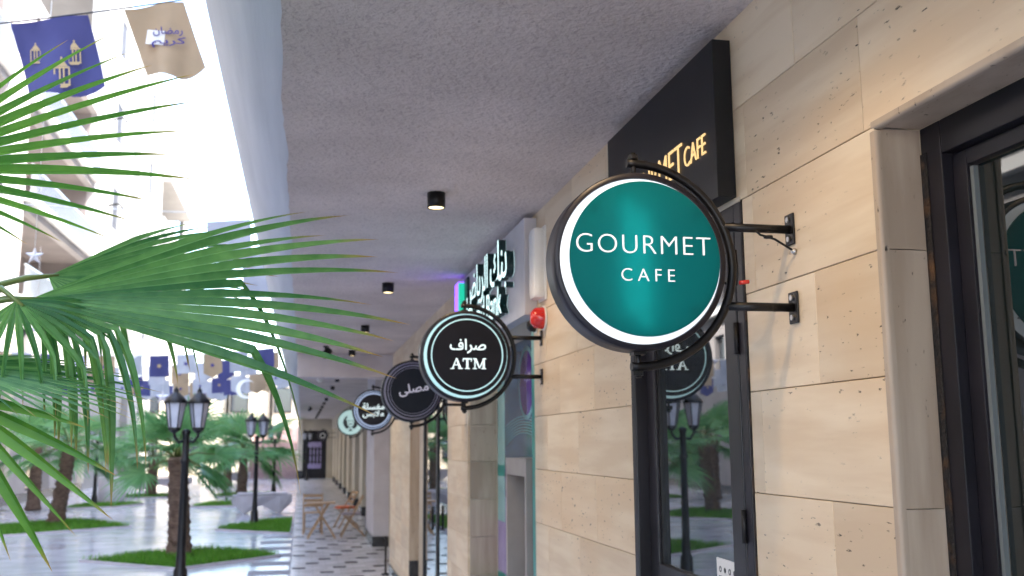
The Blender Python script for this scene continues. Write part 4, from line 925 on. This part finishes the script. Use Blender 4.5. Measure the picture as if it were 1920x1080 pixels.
# ------------------------------------------------------------------ bistro furniture
t = thing('bistro_table', 'small folding wooden bistro table with crossed legs in the arcade', 'table', (.42, 21.55, 0))
for k in range(6): MB().box(.12+.1*k, .21+.1*k, 21.26, 21.84, .70, .722).build('slat', WOOD, t)
for yy in (21.32, 21.78):
    MB().bar((.16, yy, .0), (.58, yy, .70), .045, .03).build('leg', WOOD, t); MB().bar((.72, yy+.03, .0), (.28, yy+.03, .70), .045, .03).build('leg', WOOD, t)
MB().bar((.37, 21.30, .36), (.37, 21.84, .36), .025, .025).build('stretcher', WOOD, t)
def fold_chair(x, y, face, lab, seat_m=WOOD):
    t = thing('folding_chair', lab, 'chair', (x, y, 0), 'folding bistro chairs')
    Rm = Matrix.Rotation(face, 3, 'Z'); P_ = lambda a, b, c_: tuple(Vector((x, y, 0))+Rm @ Vector((a, b, c_)))
    for s in (-.2, .2):
        MB().bar(P_(s, -.24, 0), P_(s, .22, .84), .03, .022).build('leg', WOOD, t); MB().bar(P_(s*.85, .26, 0), P_(s*.85, -.18, .45), .03, .022).build('leg', WOOD, t)
    for k in range(5): MB().bar(P_(-.19, -.2+.085*k, .455), P_(.19, -.2+.085*k, .455), .07, .018).build('slat', seat_m, t)
    for zz, yy in ((.60, .10), (.70, .15), (.80, .205)): MB().bar(P_(-.2, yy, zz), P_(.2, yy, zz), .015, .06).build('back_slat', WOOD, t)
    MB().bar(P_(-.2, .2, .09), P_(.2, .2, .09), .02, .02).build('stretcher', WOOD, t)
    if seat_m is not WOOD: MB().bar(P_(0, -.2, .48), P_(0, .16, .48), .38, .03).build('seat_pad', seat_m, t, bevel=.01)
fold_chair(1.08, 21.75, R_(-90), 'wooden folding chair right of the bistro table by the shop wall', GREYCUSH)
fold_chair(.27, 22.55, R_(0), 'wooden folding chair with slatted back behind the bistro table')
fold_chair(1.05, 23.9, R_(-75), 'wooden folding chair with an orange seat further along the wall', ORANGE)
t = thing('stanchion', 'thin black rope post at the foot of the stone pier', 'post', (1.26, 15.3, 0))
MB().lathe([(.06, 0), (.06, .02), (.015, .03), (.015, .5), (.028, .52), (.028, .55), (.0, .57)], (1.26, 15.3, 0), 'z', 14).build('post', BLACKM, t)
t = thing('open_door', 'tall thin black open door leaf just beyond the plastered pier', 'door', (1.5, 23.0, 0))
t['kind'] = 'thing'; MB().box(1.46, 1.50, 22.6, 23.3, .02, 2.35).build('leaf', FRAME, t); MB().tube([(1.42, 22.7, 1.0), (1.42, 22.7, 1.25)], .014, 8).build('handle', STEEL, t)

# ------------------------------------------------------------------ flags and hanging ornaments
def cloth(pts_fn, nu, nv):
    vs = [pts_fn(i/nu, j/nv) for j in range(nv+1) for i in range(nu+1)]
    fs = [(j*(nu+1)+i, j*(nu+1)+i+1, (j+1)*(nu+1)+i+1, (j+1)*(nu+1)+i) for j in range(nv) for i in range(nu)]
    return MB().add(vs, fs, True)
YF = 7.0
t = thing('flag_string', 'string of large printed festival flags, navy with lanterns and gold with Arabic script', 'bunting', (-1.4, YF, 4.9))
def cordz(x): return 4.774+(x+2.017)*.245+.02*(x+1.2)**2
def flagpt(x0, x1, drop, slant, skew):
    def fn(u, v):
        x = x0+(x1-x0)*u+skew*v; z0 = cordz(x0+(x1-x0)*u)
        dz = drop*v*(1+(.0 if not slant else slant*(1-abs(2*u-1.2)))) 
        return (x, YF+.05*math.sin(7*u+2.5*v)*(.3+v)+.03*math.sin(3*v), z0-.01-dz)
    return fn
fn1 = flagpt(-2.02, -1.53, .50, .10, .14); fn2 = flagpt(-1.295, -.90, .47, .14, .17)
cloth(fn1, 12, 10).build('flag', NAVYC, t, fix=False); cloth(fn2, 12, 10).build('flag', GOLDC, t, fix=False)
fn0 = flagpt(-2.75, -2.25, .47, .10, .14); cloth(fn0, 12, 10).build('flag', GOLDC, t, fix=False)
fn3 = flagpt(-.66, -.50, .40, .0, .05); cloth(fn3, 4, 10).build('flag', NAVYC, t, fix=False)
MB().tube([(x, YF, cordz(x)) for x in [-9.35+i*.3 for i in range(30)]+[-.44]], .006, 6).build('cord', BLACKM, t)
def print_on(fn, u, v, dx, dz):  # a frame standing just off the cloth
    p = Vector(fn(u, v)); return FACE_Y(p.x, p.y-.012, p.z)
def lantern_print(fn, u, v, s):
    Mx = print_on(fn, u, v, 0, 0) @ Matrix.Rotation(R_(5), 4, 'Z')
    mb = MB(); T_ = lambda k, pl: mb.prism([(x*s, y*s) for x, y in pl], Mx @ Matrix.Translation((0, 0, .0004*k)), .001)
    T_(0, [(-.5, -1), (.5, -1), (.5, -.85), (-.5, -.85)]); T_(1, [(-.5, .2), (.5, .2), (.45, .32), (-.45, .32)]); T_(2, [(-.38, .34), (.38, .34), (.1, .75), (-.1, .75)])
    for k, x in enumerate((-.45, -.12, .12, .45)): T_(3+k, [(x-.05, -.85), (x+.05, -.85), (x+.05, .2), (x-.05, .2)])
    T_(8, [(-.06, .76), (.06, .76), (.06, .98), (-.06, .98)]); T_(9, [(-.3, -1.12), (.3, -1.12), (.4, -1.01), (-.4, -1.01)])
    mb.build('lantern_print', GOLDP, t)
lantern_print(fn1, .22, .40, .07); lantern_print(fn1, .52, .70, .105); lantern_print(fn1, .72, .45, .085)
p = Vector(fn2(.42, .47)); MB().prism([(-.06, -.045), (.06, -.045), (.07, .06), (-.05, .06)], FACE_Y(p.x-.03, p.y-.010, p.z), .001).build('print_patch', WHITEPR, t)
p = Vector(fn2(.55, .44)); letters('\uFEE5\uFE8E\uFEC0\uFEE3\uFEAD', FACE_Y(p.x+.01, p.y-.014, p.z+.035) @ Matrix.Rotation(R_(4), 4, 'Z'), width=.20, depth=.001, bold=.01, m=NAVYP, parent=t)
letters('\uFEE2\uFEF3\uFEAE\uFEDB', FACE_Y(p.x+.02, p.y-.014, p.z-.045) @ Matrix.Rotation(R_(4), 4, 'Z'), width=.23, height=.075, depth=.001, bold=.01, m=NAVYP, parent=t)
# far bunting
def bunting(y, x0, x1, z0, z1, sag, n, w, h, seed, lab):
    rnd = random.Random(seed); t = thing('bunting', lab, 'bunting', ((x0+x1)/2, y, z0), 'bunting strings across the courtyard')
    P_ = lambda u: (x0+(x1-x0)*u, y, z0+(z1-z0)*u-sag*4*u*(1-u))
    MB().tube([P_(i/24) for i in range(25)], .008, 5).build('cord', WHITEP, t)
    for k in range(n):
        u0 = (k+.5)/n-.5*w/(x1-x0); a = Vector(P_(u0)); b = Vector(P_(u0+w/(x1-x0))); m_ = (NAVYC, WHITEC, GOLDC, WHITEC)[(k+seed) % 4]; ph = rnd.uniform(0, 6); point = rnd.random() < .5; hh = h*rnd.uniform(.9, 1.1); tw = rnd.uniform(-.12, .12)
        def fn(u, v):
            q = a.lerp(b, u); dz = hh*v*(1+(.25*(1-abs(2*u-1)) if point else 0)); return (q.x+.02*v, q.y+.05*math.sin(ph+4*u)*v+tw*v*(u-.5), q.z-dz)
        f_ = cloth(fn, 4, 4).build('flag', m_, t, fix=False)
        if rnd.random() < .7:
            q = Vector(fn(.5, .5)); MB().prism([(.05*math.cos(.63*i-.0)*(1 if i % 2 == 0 else .45), .05*math.sin(.63*i)*(1 if i % 2 == 0 else .45)) for i in range(10)], FACE_Y(q.x, q.y-.06, q.z), .002).build('star_print', GOLDP if m_ is NAVYC else NAVYP, f_)
bunting(19.5, -8.6, -.5, 4.1, 3.75, .35, 17, .34, .36, 0, 'lowest nearest string of small navy, white and gold flags')
bunting(23.0, -9.2, -.5, 4.3, 4.0, .55, 18, .36, .38, 1, 'second string of small festival flags across the courtyard')
bunting(27.5, -9.2, -.5, 4.2, 3.9, .45, 18, .38, .40, 2, 'third string of small festival flags across the courtyard')
bunting(33.0, -9.2, -.5, 4.6, 4.3, .6, 17, .42, .44, 3, 'fourth string of small festival flags, farther off')
bunting(40.0, -9.2, -.5, 5.0, 4.7, .7, 15, .48, .5, 5, 'farthest string of small festival flags')
t = thing('pale_flag_string', 'pair of plain pale flags on a cord close to the soffit cove', 'bunting', (-.9, 11.5, 4.6))
MB().tube([(-9.3, 11.5, 5.1), (-4, 11.5, 4.55), (-1.4, 11.5, 4.52), (-.46, 11.5, 4.66)], .006, 6).build('cord', WHITEP, t)
for x0_, z0_ in ((-1.12, 4.42), (-.72, 4.05)):
    cloth(lambda u, v: (x0_+.48*u+.03*v, 11.5+.04*math.sin(5*u)*v, z0_+.05*u-.44*v*(1+.12*(1-abs(2*u-1)))), 8, 6).build('flag', WHITEC, t, fix=False)
def star(x, y, z, R, lab, top):
    t = thing('hanging_star', lab, 'star ornament', (x, y, z), 'hanging star ornaments')
    F = FACE_Y(x, y, z); o = [(R*math.sin(math.pi*i/5)*(1 if i % 2 == 0 else .42), R*math.cos(math.pi*i/5)*(1 if i % 2 == 0 else .42)) for i in range(10)]
    vs = [F @ Vector((a, b, 0)) for a, b in o]+[F @ Vector((0, 0, R*.22)), F @ Vector((0, 0, -R*.22))]
    MB().add(vs, [(i, (i+1) % 10, 10) for i in range(10)]+[((i+1) % 10, i, 11) for i in range(10)]).build('star', SILVER, t)
    MB().tube([(x, y, z+R*.95), (x, y, top)], .003, 5).build('thread', WHITEP, t)
def crescent(x, y, z, R, lab, top):
    t = thing('hanging_crescent', lab, 'crescent ornament', (x, y, z), 'hanging crescent ornaments')
    o = [(R*math.cos(a), R*math.sin(a)) for a in [R_(40+280*i/20) for i in range(21)]]+[(R*.25+R*.80*math.cos(a), R*.80*math.sin(a)) for a in [R_(310-260*i/20) for i in range(21)]]
    mb = MB(); F = FACE_Y(x, y, z); n = 21
    vs = [F @ Vector((a, b, s)) for s in (-.015, .015) for a, b in o]; fs = []
    for i in range(n-1): j = 2*n-1-i; fs += [(i, i+1, j-1, j), (2*n+i, 2*n+j, 2*n+j-1, 2*n+i+1), (i, 2*n+i, 2*n+i+1, i+1), (j, j-1, 2*n+j-1, 2*n+j)]
    mb.add(vs, fs).build('crescent', SILVER, t); MB().tube([(x, y, z+R), (x, y, top)], .003, 5).build('thread', WHITEP, t)
star(-2.02, 8.0, 3.35, .07, 'white hanging star at the left above the near palm fronds', 5.4)
star(-3.75, 19.7, 3.50, .20, 'white hanging star in front of the navy flags', 4.1)
star(-3.0, 22.9, 2.95, .16, 'lower white hanging star between the far flags', 3.8)
star(-4.6, 18.6, 3.95, .12, 'small white hanging star high over the far flags', 5.4)
crescent(-2.95, 19.0, 3.35, .22, 'white hanging crescent left of the nearest lamp post', 4.2)
crescent(-1.05, 19.3, 2.95, .18, 'white hanging crescent close to the arcade edge', 4.1)
MB_ = thing('cord_line', 'thin pale decoration cord strung across the courtyard before the loggias', 'cord', (-4, 8, 5.4))
MB().tube([(-9.3, 8.0, 5.2), (-6, 8.0, 5.3), (-3, 8.0, 5.45), (-.46, 8.0, 5.7)], .006, 6).build('cord', WHITEP, MB_)
